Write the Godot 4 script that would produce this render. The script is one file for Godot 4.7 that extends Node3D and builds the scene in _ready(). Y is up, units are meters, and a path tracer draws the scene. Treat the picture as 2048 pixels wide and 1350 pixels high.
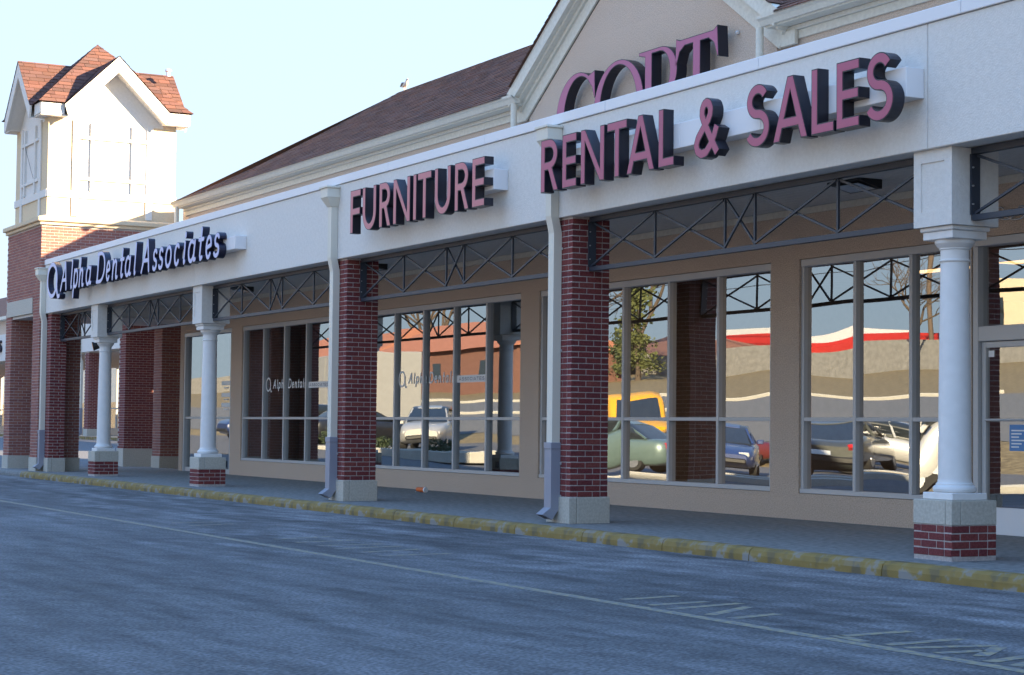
extends Node3D

# ------------------------------------------------------------------ mesh builder
class MB:
	var v := PackedVector3Array()
	var n := PackedVector3Array()
	var c := PackedColorArray()
	var tint := Color(1, 1, 1)
	var coloured := false

	func tri(a: Vector3, b: Vector3, d: Vector3) -> void:   # counter-clockwise seen from outside
		var m := (b - a).cross(d - a)
		if m.length_squared() < 1e-16:
			return
		m = m.normalized()
		v.append(a); v.append(d); v.append(b)
		for k in 3:
			n.append(m)
		if coloured:
			for k in 3:
				c.append(tint)

	func tri_n(a: Vector3, b: Vector3, d: Vector3, na: Vector3, nb: Vector3, nd: Vector3) -> void:
		v.append(a); v.append(d); v.append(b)
		n.append(na); n.append(nd); n.append(nb)
		if coloured:
			for k in 3:
				c.append(tint)

	func quad(a: Vector3, b: Vector3, d: Vector3, e: Vector3) -> void:
		tri(a, b, d)
		tri(a, d, e)

	func quad_n(a, b, d, e, na, nb, nd, ne) -> void:
		tri_n(a, b, d, na, nb, nd)
		tri_n(a, d, e, na, nd, ne)

	func box(x0: float, y0: float, z0: float, x1: float, y1: float, z1: float) -> void:
		var p := [Vector3(x0, y0, z0), Vector3(x1, y0, z0), Vector3(x1, y1, z0), Vector3(x0, y1, z0), Vector3(x0, y0, z1), Vector3(x1, y0, z1), Vector3(x1, y1, z1), Vector3(x0, y1, z1)]
		hexa(p)

	func hexa(p: Array) -> void:   # 0-3 the back face, 4-7 the front face, both from lower left, counter-clockwise from the front
		quad(p[4], p[5], p[6], p[7])
		quad(p[1], p[0], p[3], p[2])
		quad(p[0], p[4], p[7], p[3])
		quad(p[5], p[1], p[2], p[6])
		quad(p[7], p[6], p[2], p[3])
		quad(p[0], p[1], p[5], p[4])

	func cbox(x0: float, y0: float, z0: float, x1: float, y1: float, z1: float, b: float) -> void:   # a box with chamfered edges
		var lo := Vector3(x0, y0, z0)
		var hi := Vector3(x1, y1, z1)
		var mid := (lo + hi) / 2.0
		var h := (hi - lo) / 2.0
		var f := {}
		for ax in 3:
			for s: float in [-1.0, 1.0]:
				var u := (ax + 1) % 3
				var w := (ax + 2) % 3
				var q := []
				for k in [[-1, -1], [1, -1], [1, 1], [-1, 1]]:
					var t := Vector3.ZERO
					t[ax] = s * h[ax]
					t[u] = k[0] * (h[u] - b)
					t[w] = k[1] * (h[w] - b)
					q.append(mid + t)
				if s < 0:
					q.reverse()
				quad(q[0], q[1], q[2], q[3])
		for ax in 3:   # edges along ax
			var u := (ax + 1) % 3
			var w := (ax + 2) % 3
			for s in [[-1, -1], [1, -1], [1, 1], [-1, 1]]:
				var a := Vector3.ZERO
				var d := Vector3.ZERO
				a[u] = s[0] * h[u]; a[w] = s[1] * (h[w] - b)
				d[u] = s[0] * (h[u] - b); d[w] = s[1] * h[w]
				var l := Vector3.ZERO
				l[ax] = h[ax] - b
				if s[0] * s[1] > 0:
					quad(mid + a - l, mid + d - l, mid + d + l, mid + a + l)
				else:
					quad(mid + d - l, mid + a - l, mid + a + l, mid + d + l)
		for sx in [-1, 1]:
			for sy in [-1, 1]:
				for sz in [-1, 1]:
					var a := mid + Vector3(sx * h.x, sy * (h.y - b), sz * (h.z - b))
					var d := mid + Vector3(sx * (h.x - b), sy * h.y, sz * (h.z - b))
					var e := mid + Vector3(sx * (h.x - b), sy * (h.y - b), sz * h.z)
					if sx * sy * sz > 0:
						tri(a, d, e)
					else:
						tri(a, e, d)

	func bar(a: Vector3, b: Vector3, w: float, h: float, up := Vector3.UP) -> void:   # a bar of rectangular section
		var d := (b - a).normalized()
		var s := d.cross(up)
		if s.length() < 0.01:
			s = d.cross(Vector3.RIGHT)
		s = s.normalized()
		var t := s.cross(d).normalized()
		var p := []
		for e in [a, b]:
			for k in [[-1, -1], [1, -1], [1, 1], [-1, 1]]:
				p.append(e + s * (k[0] * w / 2) + t * (k[1] * h / 2))
		quad(p[0], p[1], p[2], p[3])
		quad(p[7], p[6], p[5], p[4])
		for k in 4:
			var m := (k + 1) % 4
			quad(p[k], p[k + 4], p[m + 4], p[m])

	func tube(pts: Array, radii: Array, seg := 8, closed := true) -> void:
		var rings := []
		var side := Vector3.ZERO
		for i in pts.size():
			var d: Vector3 = (pts[mini(i + 1, pts.size() - 1)] - pts[maxi(i - 1, 0)]).normalized()
			if side == Vector3.ZERO:
				side = d.cross(Vector3.UP if absf(d.y) < 0.9 else Vector3.RIGHT).normalized()
			side = (side - d * side.dot(d)).normalized()
			var o := d.cross(side)
			var ring := []
			for k in seg:
				var a := TAU * k / seg
				ring.append([pts[i] + (side * cos(a) + o * sin(a)) * radii[i], side * cos(a) + o * sin(a)])
			rings.append(ring)
		for i in rings.size() - 1:
			for k in seg:
				var m := (k + 1) % seg
				quad_n(rings[i][k][0], rings[i][m][0], rings[i + 1][m][0], rings[i + 1][k][0], rings[i][k][1], rings[i][m][1], rings[i + 1][m][1], rings[i + 1][k][1])
		if closed:
			for k in range(1, seg - 1):
				tri(rings[0][0][0], rings[0][k + 1][0], rings[0][k][0])
				tri(rings[-1][0][0], rings[-1][k][0], rings[-1][k + 1][0])

	func lathe(prof: Array, o: Vector3, seg := 32) -> void:   # prof: [radius, height] from below
		for i in prof.size() - 1:
			var a: Array = prof[i]
			var b: Array = prof[i + 1]
			var t := Vector2(b[0] - a[0], b[1] - a[1])
			var m := Vector2(t.y, -t.x).normalized()
			for k in seg:
				var u := TAU * k / seg
				var w := TAU * (k + 1) / seg
				var du := Vector3(cos(u), 0, -sin(u))
				var dw := Vector3(cos(w), 0, -sin(w))
				var nu := du * m.x + Vector3.UP * m.y
				var nw := dw * m.x + Vector3.UP * m.y
				quad_n(o + du * a[0] + Vector3.UP * a[1], o + dw * a[0] + Vector3.UP * a[1], o + dw * b[0] + Vector3.UP * b[1], o + du * b[0] + Vector3.UP * b[1], nu, nw, nw, nu)

	func prism(poly: Array, z0: float, z1: float) -> void:   # a convex outline in x, y, counter-clockwise from +z
		var m := poly.size()
		for k in range(1, m - 1):
			tri(Vector3(poly[0].x, poly[0].y, z1), Vector3(poly[k].x, poly[k].y, z1), Vector3(poly[k + 1].x, poly[k + 1].y, z1))
			tri(Vector3(poly[0].x, poly[0].y, z0), Vector3(poly[k + 1].x, poly[k + 1].y, z0), Vector3(poly[k].x, poly[k].y, z0))
		for k in m:
			var a = poly[k]
			var b = poly[(k + 1) % m]
			quad(Vector3(a.x, a.y, z0), Vector3(b.x, b.y, z0), Vector3(b.x, b.y, z1), Vector3(a.x, a.y, z1))

	func mesh() -> ArrayMesh:
		var a := []
		a.resize(Mesh.ARRAY_MAX)
		a[Mesh.ARRAY_VERTEX] = v
		a[Mesh.ARRAY_NORMAL] = n
		if coloured:
			a[Mesh.ARRAY_COLOR] = c
		var m := ArrayMesh.new()
		m.add_surface_from_arrays(Mesh.PRIMITIVE_TRIANGLES, a)
		return m


# ------------------------------------------------------------------ naming and tagging
var counts := {}
var rng := RandomNumberGenerator.new()
var M := {}

func numbered(parent: Node, called: String) -> String:
	var key := str(parent.get_instance_id()) + called
	var k: int = counts.get(key, 0)
	counts[key] = k + 1
	return called if k == 0 else called + "_%03d" % k

func put(parent: Node, called: String, mesh: Mesh, m: Material, at := Vector3.ZERO) -> MeshInstance3D:
	var o := MeshInstance3D.new()
	o.name = numbered(parent, called)
	o.mesh = mesh
	o.material_override = m
	o.position = at
	parent.add_child(o)
	return o

func part(parent: Node, called: String, b: MB, m: Material) -> MeshInstance3D:
	return put(parent, called, b.mesh(), m)

func group_node(parent: Node, called: String, at := Vector3.ZERO) -> Node3D:
	var o := Node3D.new()
	o.name = numbered(parent, called)
	o.position = at
	parent.add_child(o)
	return o

func thing(called: String, label: String, category: String, at := Vector3.ZERO, group := "") -> Node3D:
	var o := group_node(self, called, at)
	tag(o, label, category, group)
	return o

func tag(o: Node, label: String, category: String, group := "") -> void:
	o.set_meta("label", label)
	o.set_meta("category", category)
	if group:
		o.set_meta("group", group)

func structure(called: String, b: MB, m: Material, label: String, category: String) -> MeshInstance3D:
	var o := part(self, called, b, m)
	o.set_meta("kind", "structure")
	tag(o, label, category)
	return o

# ------------------------------------------------------------------ materials
func lin(r: float, g: float, b: float) -> Color:
	return Color(r, g, b).linear_to_srgb()

func flat(called: String, col: Color, rough := 0.8, metal := 0.0, spec := 0.5) -> StandardMaterial3D:
	var m := StandardMaterial3D.new()
	m.resource_name = called
	m.albedo_color = col
	m.roughness = rough
	m.metallic = metal
	m.metallic_specular = spec
	M[called] = m
	return m

func noise_image(size: int, freq: float, octaves: int, s: int, kind := FastNoiseLite.TYPE_SIMPLEX_SMOOTH) -> Image:
	var f := FastNoiseLite.new()
	f.seed = s
	f.noise_type = kind
	f.frequency = freq
	f.fractal_octaves = octaves
	return f.get_seamless_image(size, size)

func ramp_tex(size: int, freq: float, octaves: int, s: int, dark: Color, light: Color, sharp := 1.0) -> ImageTexture:
	var src := noise_image(size, freq, octaves, s)
	var out := Image.create(size, size, true, Image.FORMAT_RGB8)
	for y in size:
		for x in size:
			var t := clampf((src.get_pixel(x, y).r - 0.5) * sharp + 0.5, 0.0, 1.0)
			out.set_pixel(x, y, dark.lerp(light, t))
	out.generate_mipmaps()
	return ImageTexture.create_from_image(out)

func grain_tex(size: int, freq: float, octaves: int, s: int) -> ImageTexture:
	var im := noise_image(size, freq, octaves, s)
	im.generate_mipmaps()
	return ImageTexture.create_from_image(im)

func rough_mat(called: String, dark: Color, light: Color, metres: float, relief: float, s: int, sharp := 1.4, freq := 0.02, rough := 0.9) -> StandardMaterial3D:
	var m := flat(called, Color.WHITE, rough)
	m.albedo_texture = ramp_tex(384, freq, 5, s, dark, light, sharp)
	m.uv1_triplanar = true
	m.uv1_world_triplanar = true
	m.uv1_scale = Vector3.ONE / metres
	if relief > 0:
		m.heightmap_enabled = true
		m.heightmap_texture = grain_tex(384, 0.09, 3, s + 7)
		m.heightmap_scale = relief
	return m

func make_materials() -> void:
	rough_mat("white_stucco", lin(.655, .63, .585), lin(.715, .69, .645), 0.9, 0.25, 11, 1.2, 0.03)
	rough_mat("tan_stucco", lin(.53, .40, .30), lin(.68, .54, .43), 0.55, 0.8, 12, 1.9, 0.06)
	rough_mat("cream_stucco", lin(.61, .49, .325), lin(.68, .555, .385), 0.9, 0.3, 13, 1.2, 0.03)
	rough_mat("white_paint", lin(.70, .69, .67), lin(.77, .76, .74), 1.3, 0.0, 14, 1.2, 0.02, 0.5)
	rough_mat("trim_cream", lin(.60, .56, .47), lin(.70, .66, .56), 0.9, 0.0, 15, 1.3, 0.03, 0.55)
	rough_mat("cast_stone", lin(.43, .40, .335), lin(.53, .50, .43), 0.45, 0.25, 16, 1.4, 0.03)
	rough_mat("mortar", lin(.40, .35, .33), lin(.52, .47, .44), 0.3, 0.4, 17)
	rough_mat("concrete", lin(.15, .155, .15), lin(.25, .25, .24), 1.3, 0.35, 18, 1.7, 0.03)
	rough_mat("soffit", lin(.56, .53, .49), lin(.62, .59, .55), 0.8, 0.0, 19)
	rough_mat("room_paint", lin(.34, .30, .25), lin(.40, .355, .30), 2.0, 0.0, 20)
	rough_mat("carpet", lin(.07, .06, .05), lin(.11, .095, .08), 1.0, 0.0, 21)
	rough_mat("grass", lin(.13, .095, .045), lin(.26, .20, .10), 5.0, 1.0, 22, 2.0, 0.04)
	rough_mat("mulch", lin(.05, .03, .02), lin(.15, .09, .055), 1.5, 1.0, 23, 2.0, 0.06)
	rough_mat("grey_wall", lin(.17, .165, .155), lin(.25, .24, .225), 3.0, 0.4, 24)
	rough_mat("bark", lin(.05, .036, .026), lin(.11, .08, .06), 0.6, 1.0, 25)
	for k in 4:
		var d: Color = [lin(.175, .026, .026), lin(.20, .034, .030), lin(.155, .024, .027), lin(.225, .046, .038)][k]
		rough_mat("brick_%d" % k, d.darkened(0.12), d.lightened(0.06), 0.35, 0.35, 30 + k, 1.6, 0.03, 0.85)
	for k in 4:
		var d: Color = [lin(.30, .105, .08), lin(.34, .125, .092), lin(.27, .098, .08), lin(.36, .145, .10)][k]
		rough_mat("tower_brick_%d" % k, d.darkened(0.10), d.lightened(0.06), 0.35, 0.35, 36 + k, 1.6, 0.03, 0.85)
	flat("aluminium", lin(.52, .53, .54), 0.4, 0.1)
	flat("dark_steel", lin(.034, .042, .058), 0.5)
	flat("steel_bolt", lin(.5, .5, .5), 0.4, 0.6)
	flat("letter_return", lin(.012, .012, .022), 0.38)
	flat("navy_return", lin(.008, .008, .030), 0.38)
	flat("face_furniture", lin(.52, .155, .185), 0.35)
	flat("face_rental", lin(.40, .075, .15), 0.32)
	flat("face_cort", lin(.40, .09, .19), 0.35)
	flat("face_alpha", lin(.46, .47, .72), 0.3)
	flat("sheet_white", lin(.74, .74, .75), 0.42)
	flat("downspout_cream", lin(.66, .63, .54), 0.42)
	flat("downspout_grey", lin(.27, .28, .33), 0.4)
	flat("black", lin(.012, .012, .012), 0.5)
	flat("rubber", lin(.018, .018, .018), 0.85)
	flat("vinyl_white", lin(.86, .86, .86), 0.6)
	flat("chrome", lin(.75, .75, .76), 0.15, 1.0)
	flat("rim_metal", lin(.42, .42, .44), 0.3, 0.8)
	flat("tail_red", lin(.45, .012, .018), 0.2)
	flat("lamp_clear", lin(.6, .6, .6), 0.12, 0.3)
	flat("orange_cup", lin(.75, .16, .03), 0.5)
	flat("patch_blue", lin(.10, .26, .55), 0.5)
	flat("neon_red", lin(.6, .02, .03), 0.4)
	flat("gull_white", lin(.75, .74, .72), 0.7)
	flat("gull_grey", lin(.20, .21, .23), 0.7)
	flat("beak", lin(.55, .33, .05), 0.5)
	flat("terracotta", lin(.34, .13, .07), 0.8)
	flat("cream_wall", lin(.62, .52, .36), 0.85)
	flat("white_metal", lin(.52, .52, .52), 0.45)
	flat("trailer_grey", lin(.27, .265, .255), 0.5)
	flat("stripe_red", lin(.42, .025, .02), 0.45)
	flat("stripe_orange", lin(.75, .30, .02), 0.45)
	flat("brown_brick", lin(.16, .075, .055), 0.85)
	flat("yellow_paint", lin(.62, .30, .01), 0.3)
	flat("wood_pole", lin(.10, .07, .05), 0.9)
	# car paints
	var paints := {"paint_silver": lin(.36, .35, .33), "paint_white": lin(.42, .41, .385), "paint_dark": lin(.05, .055, .05), "paint_blue": lin(.02, .04, .13), "paint_green": lin(.10, .15, .14), "paint_maroon": lin(.12, .015, .018), "paint_black": lin(.015, .015, .018)}
	for k in paints:
		var m := flat(k, paints[k], 0.35, 0.2)
		m.clearcoat_enabled = true
		m.clearcoat = 1.0
		m.clearcoat_roughness = 0.05
	flat("car_glass", lin(.015, .02, .024), 0.03, 0.0, 0.7)
	# reflective shop glazing: part of the light is mirrored, the rest passes
	var one := Image.create(4, 4, false, Image.FORMAT_RGB8)
	one.fill(Color.WHITE)
	var g := flat("shop_glass", Color(lin(.60, .645, .675), 0.54), 0.0, 1.0)
	g.transparency = BaseMaterial3D.TRANSPARENCY_ALPHA
	g.albedo_texture = ImageTexture.create_from_image(one)
	var e := flat("ceiling_light", lin(.9, .8, .6), 0.6)
	e.emission_enabled = true
	e.emission = lin(1.0, .58, .24)
	e.emission_energy_multiplier = 0.55
	# leaves
	var l := flat("leaf_olive", lin(.075, .085, .022), 0.8)
	l.backlight_enabled = true
	l.backlight = lin(.05, .06, .015)
	l = flat("leaf_dark", lin(.03, .045, .016), 0.8)
	l.backlight_enabled = true
	l.backlight = lin(.02, .03, .01)
	# shingles take their tone from the tab
	var sh := rough_mat("shingle", lin(.55, .55, .55), lin(1, 1, 1), 0.25, 0.4, 44, 1.8, 0.05, 0.95)
	sh.vertex_color_use_as_albedo = true
	make_road_materials()

func make_road_materials() -> void:
	# fine aggregate; the broad patches and the dried salt are laid in by the sheet itself
	var f := noise_image(1024, 0.075, 3, 52)
	var a := noise_image(1024, 0.03, 3, 55)
	var out := Image.create(1024, 1024, true, Image.FORMAT_RGB8)
	for y in 1024:
		for x in 1024:
			var k := clampf(0.5 + (f.get_pixel(x, y).r - 0.5) * 2.2 + (a.get_pixel(x, y).r - 0.5) * 0.5, 0.0, 1.0)
			out.set_pixel(x, y, lin(.45, .45, .45).lerp(lin(1.0, 1.0, 1.0), k))
	out.generate_mipmaps()
	var m := flat("asphalt", Color.WHITE, 0.92)
	m.albedo_texture = ImageTexture.create_from_image(out)
	m.vertex_color_use_as_albedo = true
	m.uv1_triplanar = true
	m.uv1_world_triplanar = true
	m.uv1_scale = Vector3.ONE / 3.1
	m.heightmap_enabled = true
	m.heightmap_texture = grain_tex(512, 0.2, 2, 57)
	m.heightmap_scale = 1.0
	# kerb paint: yellow worn through to grey concrete
	var n := noise_image(512, 0.012, 5, 61)
	var out3 := Image.create(512, 512, true, Image.FORMAT_RGB8)
	for y in 512:
		for x in 512:
			var k := n.get_pixel(x, y).r
			var col := lin(.20, .135, .035).lerp(lin(.28, .195, .055), clampf(k * 1.5 - 0.2, 0, 1))
			col = col.lerp(lin(.10, .09, .07), 0.6 * smoothstep(0.34, 0.22, k))
			out3.set_pixel(x, y, col.lerp(lin(.24, .23, .21), smoothstep(0.58, 0.72, k)))
	out3.generate_mipmaps()
	m = flat("kerb_yellow", Color.WHITE, 0.8)
	m.albedo_texture = ImageTexture.create_from_image(out3)
	m.uv1_triplanar = true
	m.uv1_world_triplanar = true
	m.uv1_scale = Vector3.ONE / 2.3
	# road paint nearly worn away
	var out4 := Image.create(512, 512, true, Image.FORMAT_RGB8)
	for y in 512:
		for x in 512:
			var k := n.get_pixel(x, y).r
			out4.set_pixel(x, y, lin(.25, .21, .13).lerp(lin(.15, .148, .14), smoothstep(0.40, 0.60, k)))
	out4.generate_mipmaps()
	m = flat("road_yellow", Color.WHITE, 0.9)
	m.albedo_texture = ImageTexture.create_from_image(out4)
	m.uv1_triplanar = true
	m.uv1_world_triplanar = true
	m.uv1_scale = Vector3.ONE / 0.7

# ------------------------------------------------------------------ the place in numbers
const YB := 3.58        # underside of the canopy fascia
const YT := 4.81        # top of its coping
const ZW := -3.22       # face of the shop wall
const ZG := -3.31       # glass
const ROAD := -0.13

func ground_y(x: float) -> float:
	return ROAD + 0.55 * smoothstep(0.0, 1.0, clampf((-46.0 - x) / 30.0, 0, 1))

func _ready() -> void:
	rng.seed = 7
	make_camera_and_light()
	make_materials()
	make_ground()
	make_shop_building()
	make_canopy()
	make_tower()
	make_far_wing()
	make_piers_and_columns()
	make_trusses()
	make_downspouts()
	make_signs()
	make_small_things()
	make_car_park()

func make_camera_and_light() -> void:
	var cam := Camera3D.new()
	cam.name = "camera"
	cam.fov = rad_to_deg(2.0 * atan(675.0 / 3842.8))
	cam.near = 0.1
	cam.far = 3000.0
	var r := Vector3(0.46760579, 0.01148743, -0.88386247)
	var u := Vector3(0.03627933, 0.9988236, 0.03217508)
	var f := Vector3(-0.8831923, 0.04711119, -0.46663894)
	cam.transform = Transform3D(Basis(r, u, -f), Vector3(0, 1.1018, 10.9914))
	add_child(cam)
	cam.current = true
	var we := WorldEnvironment.new()
	we.name = "world_environment"
	var env := Environment.new()
	var sky := Sky.new()
	var sm := ProceduralSkyMaterial.new()
	sm.sky_top_color = lin(.098, .213, .455)
	sm.sky_horizon_color = lin(.168, .20, .215)
	sm.sky_curve = 0.55
	sm.sky_energy_multiplier = 1.0
	sm.ground_bottom_color = lin(.06, .06, .06)
	sm.ground_horizon_color = lin(.15, .17, .18)
	sm.sun_angle_max = 30.0
	sky.sky_material = sm
	env.background_mode = Environment.BG_SKY
	env.sky = sky
	env.background_energy_multiplier = 1.0
	env.tonemap_mode = Environment.TONE_MAPPER_LINEAR
	env.tonemap_exposure = 5.2
	env.sdfgi_enabled = true
	env.ssao_enabled = true
	env.ssil_enabled = true
	we.environment = env
	add_child(we)
	var sun := DirectionalLight3D.new()
	sun.name = "sun"
	sun.light_energy = 1.6
	sun.light_color = Color(1.0, 0.90, 0.74)
	sun.light_angular_distance = 0.5
	sun.shadow_enabled = true
	add_child(sun)
	sun.look_at_from_position(Vector3.ZERO, -Vector3(1.0, 0.5, -0.9).normalized())

# ------------------------------------------------------------------ ground, road, kerb, walk
func strip(b: MB, xs: Array, z0: float, z1: float, lift: float) -> void:
	for i in xs.size() - 1:
		var a: float = xs[i]
		var d: float = xs[i + 1]
		b.quad(Vector3(a, ground_y(a) + lift, z1), Vector3(d, ground_y(d) + lift, z1), Vector3(d, ground_y(d) + lift, z0), Vector3(a, ground_y(a) + lift, z0))

func make_ground() -> void:
	var xs := [-900.0, -400.0, -200.0, -120.0]
	for k in range(-80, -43):
		xs.append(float(k))
	xs += [-30.0, 0.0, 60.0, 400.0]
	var b := MB.new()
	b.coloured = true
	b.tint = Color(.16, .16, .165)
	strip(b, xs, -900.0, 900.0, 0.0)
	structure("road", b, M.asphalt, "worn grey asphalt road and car park", "road")
	# the stretch before the shops: patches, tyre-drawn streaks and dried road salt, densest by the kerb
	b = MB.new()
	b.coloured = true
	var patch := FastNoiseLite.new()
	patch.seed = 71
	patch.frequency = 0.12
	patch.fractal_octaves = 4
	var streak := FastNoiseLite.new()
	streak.seed = 72
	streak.frequency = 1.0
	streak.fractal_octaves = 5
	var speck := FastNoiseLite.new()
	speck.seed = 73
	speck.frequency = 2.2
	speck.fractal_octaves = 4
	var cell := 0.11
	var nx := int(62.0 / cell)
	var nz := int(10.2 / cell)
	var cols := []
	for j in nz + 1:
		var row := PackedColorArray()
		for i in nx + 1:
			var x := -52.0 + i * cell
			var z := 0.46 + j * cell
			var st := streak.get_noise_2d(x * 0.13, z * 1.5)
			var fine := streak.get_noise_2d(x * 0.5 + 40.0, z * 4.0)
			var base := 0.118 + 0.055 * st + 0.035 * patch.get_noise_2d(x, z) + 0.06 * fine + 0.05 * speck.get_noise_2d(x * 1.3, z * 3.1)
			# salt: thick where the plough leaves it, thinning into the lane in ragged streaks
			var reach := 0.42 - 0.17 * z
			var salt := clampf((reach + 0.9 * streak.get_noise_2d(x * 0.22 + 9.0, z * 1.1) + 0.7 * speck.get_noise_2d(x * 0.6, z * 1.6)) * 1.1, 0.0, 1.0)
			var g := lerpf(base, 0.36, salt * 0.85)
			row.append(Color(g, g, g * 1.03))
		cols.append(row)
	for j in nz:
		for i in nx:
			var x := -52.0 + i * cell
			var z := 0.46 + j * cell
			var p := [Vector3(x, ground_y(x) + 0.003, z + cell), Vector3(x + cell, ground_y(x + cell) + 0.003, z + cell), Vector3(x + cell, ground_y(x + cell) + 0.003, z), Vector3(x, ground_y(x) + 0.003, z)]
			var c := [cols[j + 1][i], cols[j + 1][i + 1], cols[j][i + 1], cols[j][i]]
			for k in [0, 2, 1, 0, 3, 2]:
				b.v.append(p[k])
				b.n.append(Vector3.UP)
				b.c.append(c[k])
	structure("shop_lane", b, M.asphalt, "asphalt lane before the shops, streaked with pale dried salt", "road")
	# painted line and worn lettering in the fire lane
	b = MB.new()
	b.quad(Vector3(-75, ground_y(-75.0) + 0.005, 4.0), Vector3(-46, ROAD + 0.005, 4.0), Vector3(-46, ROAD + 0.005, 3.89), Vector3(-75, ground_y(-75.0) + 0.005, 3.89))
	b.quad(Vector3(-46, ROAD + 0.005, 4.0), Vector3(12, ROAD + 0.005, 4.0), Vector3(12, ROAD + 0.005, 3.89), Vector3(-46, ROAD + 0.005, 3.89))
	structure("road_line", b, M.road_yellow, "faded yellow line painted along the fire lane", "road marking")
	b = MB.new()
	var strokes := [[-11.95, 3.75, -12.07, 3.2], [-11.5, 3.8, -11.6, 3.25], [-11.2, 3.82, -11.4, 3.1], [-10.75, 3.8, -11.15, 3.2], [-10.5, 3.8, -10.65, 3.3], [-9.35, 3.82, -9.42, 3.2], [-9.4, 3.8, -9.05, 3.84], [-8.87, 3.83, -8.95, 3.2], [-8.7, 3.83, -8.6, 3.25], [-8.43, 3.83, -8.42, 3.5], [-8.22, 3.7, -8.53, 3.28], [-8.0, 3.84, -8.13, 3.4], [-7.8, 3.84, -7.95, 3.5], [-19.6, 3.5, -19.9, 2.7], [-19.0, 3.5, -19.2, 2.7], [-18.4, 3.5, -18.5, 2.7], [-17.9, 3.5, -18.1, 2.7], [-17.3, 3.5, -17.6, 2.7], [-16.8, 3.5, -16.9, 2.7], [-22.5, 3.5, -22.8, 2.8], [-23.2, 3.5, -23.3, 2.8]]
	for s in strokes:
		var p := Vector3(s[0], ROAD + 0.0052, s[1])
		var q := Vector3(s[2], ROAD + 0.0052, s[3])
		var d := (q - p).normalized().cross(Vector3.UP) * 0.045
		b.quad(p - d, p + d, q + d, q - d)
	structure("road_lettering", b, M.road_yellow, "worn yellow letter strokes painted between line and kerb", "road marking")
	# kerb stones, each with its own worn paint, and the slabs of the walk behind them
	var kerb := group_node(self, "kerb")
	kerb.set_meta("kind", "structure")
	tag(kerb, "yellow painted concrete kerb along the shop walk", "kerb")
	var joints := [-50.2, -46.9, -43.6, -41.0, -38.0, -35.0, -32.0, -29.1, -26.24, -23.2, -21.4, -19.8, -18.23, -16.6, -15.07, -13.1, -11.0, -8.0, -5.0, -2.0, 1.0, 4.0, 8.0, 12.0]
	for i in joints.size() - 1:
		b = MB.new()
		var a: float = joints[i] + 0.006
		var d: float = joints[i + 1] - 0.006
		var lift := rng.randf_range(-0.004, 0.004)
		var prof := [Vector2(0.30, -0.30), Vector2(0.475, -0.30), Vector2(0.47, -0.07), Vector2(0.455, -0.025), Vector2(0.42, 0.0), Vector2(0.30, 0.0)]
		for k in prof.size():
			var p: Vector2 = prof[k]
			var q: Vector2 = prof[(k + 1) % prof.size()]
			b.quad(Vector3(d, p.y + lift, p.x), Vector3(d, q.y + lift, q.x), Vector3(a, q.y + lift, q.x), Vector3(a, p.y + lift, p.x))
		for k in range(1, prof.size() - 1):
			for e in [[d, 1], [a, -1]]:
				var t := [Vector3(e[0], prof[0].y + lift, prof[0].x), Vector3(e[0], prof[k].y + lift, prof[k].x), Vector3(e[0], prof[k + 1].y + lift, prof[k + 1].x)]
				if e[1] > 0:
					b.tri(t[0], t[2], t[1])
				else:
					b.tri(t[0], t[1], t[2])
		part(kerb, "kerb_stone", b, M.kerb_yellow if a > -43.7 else M.concrete)
	var walk := group_node(self, "pavement")
	walk.set_meta("kind", "structure")
	tag(walk, "grey concrete walk under the canopy in large slabs", "pavement")
	var edges := [-47.2, -43.3, -39.9, -36.4, -32.98, -29.7, -26.36, -23.0, -19.66, -16.4, -13.07, -9.7, -6.4, -3.0, 0.0, 4.0, 8.0, 12.0]
	for i in edges.size() - 1:
		for row in [[-3.6, -1.55], [-1.55, 0.30]]:
			b = MB.new()
			var x0: float = edges[i] + 0.004
			var x1: float = edges[i + 1] - 0.004
			var yf: float = 0.006 * (0.30 - row[1])
			var yr: float = 0.006 * (0.30 - row[0])
			b.hexa([Vector3(x0, -0.3, row[0] + 0.004), Vector3(x1, -0.3, row[0] + 0.004), Vector3(x1, yr, row[0] + 0.004), Vector3(x0, yr, row[0] + 0.004), Vector3(x0, -0.3, row[1] - 0.004), Vector3(x1, -0.3, row[1] - 0.004), Vector3(x1, yf, row[1] - 0.004), Vector3(x0, yf, row[1] - 0.004)])
			part(walk, "slab", b, M.concrete)

# ------------------------------------------------------------------ brickwork
const COURSE := 0.0677
var brick_meshes := {}
var brick_kind := "brick_"

func brick_mesh(l: float, d: float) -> Mesh:   # a brick l long (x), d deep (z)
	var key := "%d_%d" % [roundi(l * 1000), roundi(d * 1000)]
	if not brick_meshes.has(key):
		var b := MB.new()
		b.cbox(-l / 2, 0.0, -d / 2, l / 2, COURSE - 0.010, d / 2, 0.0035)
		brick_meshes[key] = b.mesh()
	return brick_meshes[key]

# One face of a wall in running bond. from/to: its ends at the foot, the face to the right of that direction turned outwards.
# Returns [position, turn, length] per brick; the ends of alternate courses are closed by the neighbouring face.
func face_bricks(length: float, courses: int, odd: int, corner: float) -> Array:
	var out := []
	for k in courses:
		var x := 0.0
		var end := length
		if (k + odd) % 2 == 1:   # the other face shows its header here
			x = corner
			end = length - corner
		var at := x
		if (k + odd) % 2 == 0:
			at -= 0.0
		while at < end - 0.03:
			var l := minf(0.203, end - at)
			if end - at - l < 0.04:
				l = end - at
			out.append([at + l / 2.0, k * COURSE, l - 0.010])
			at += l
	return out

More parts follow.
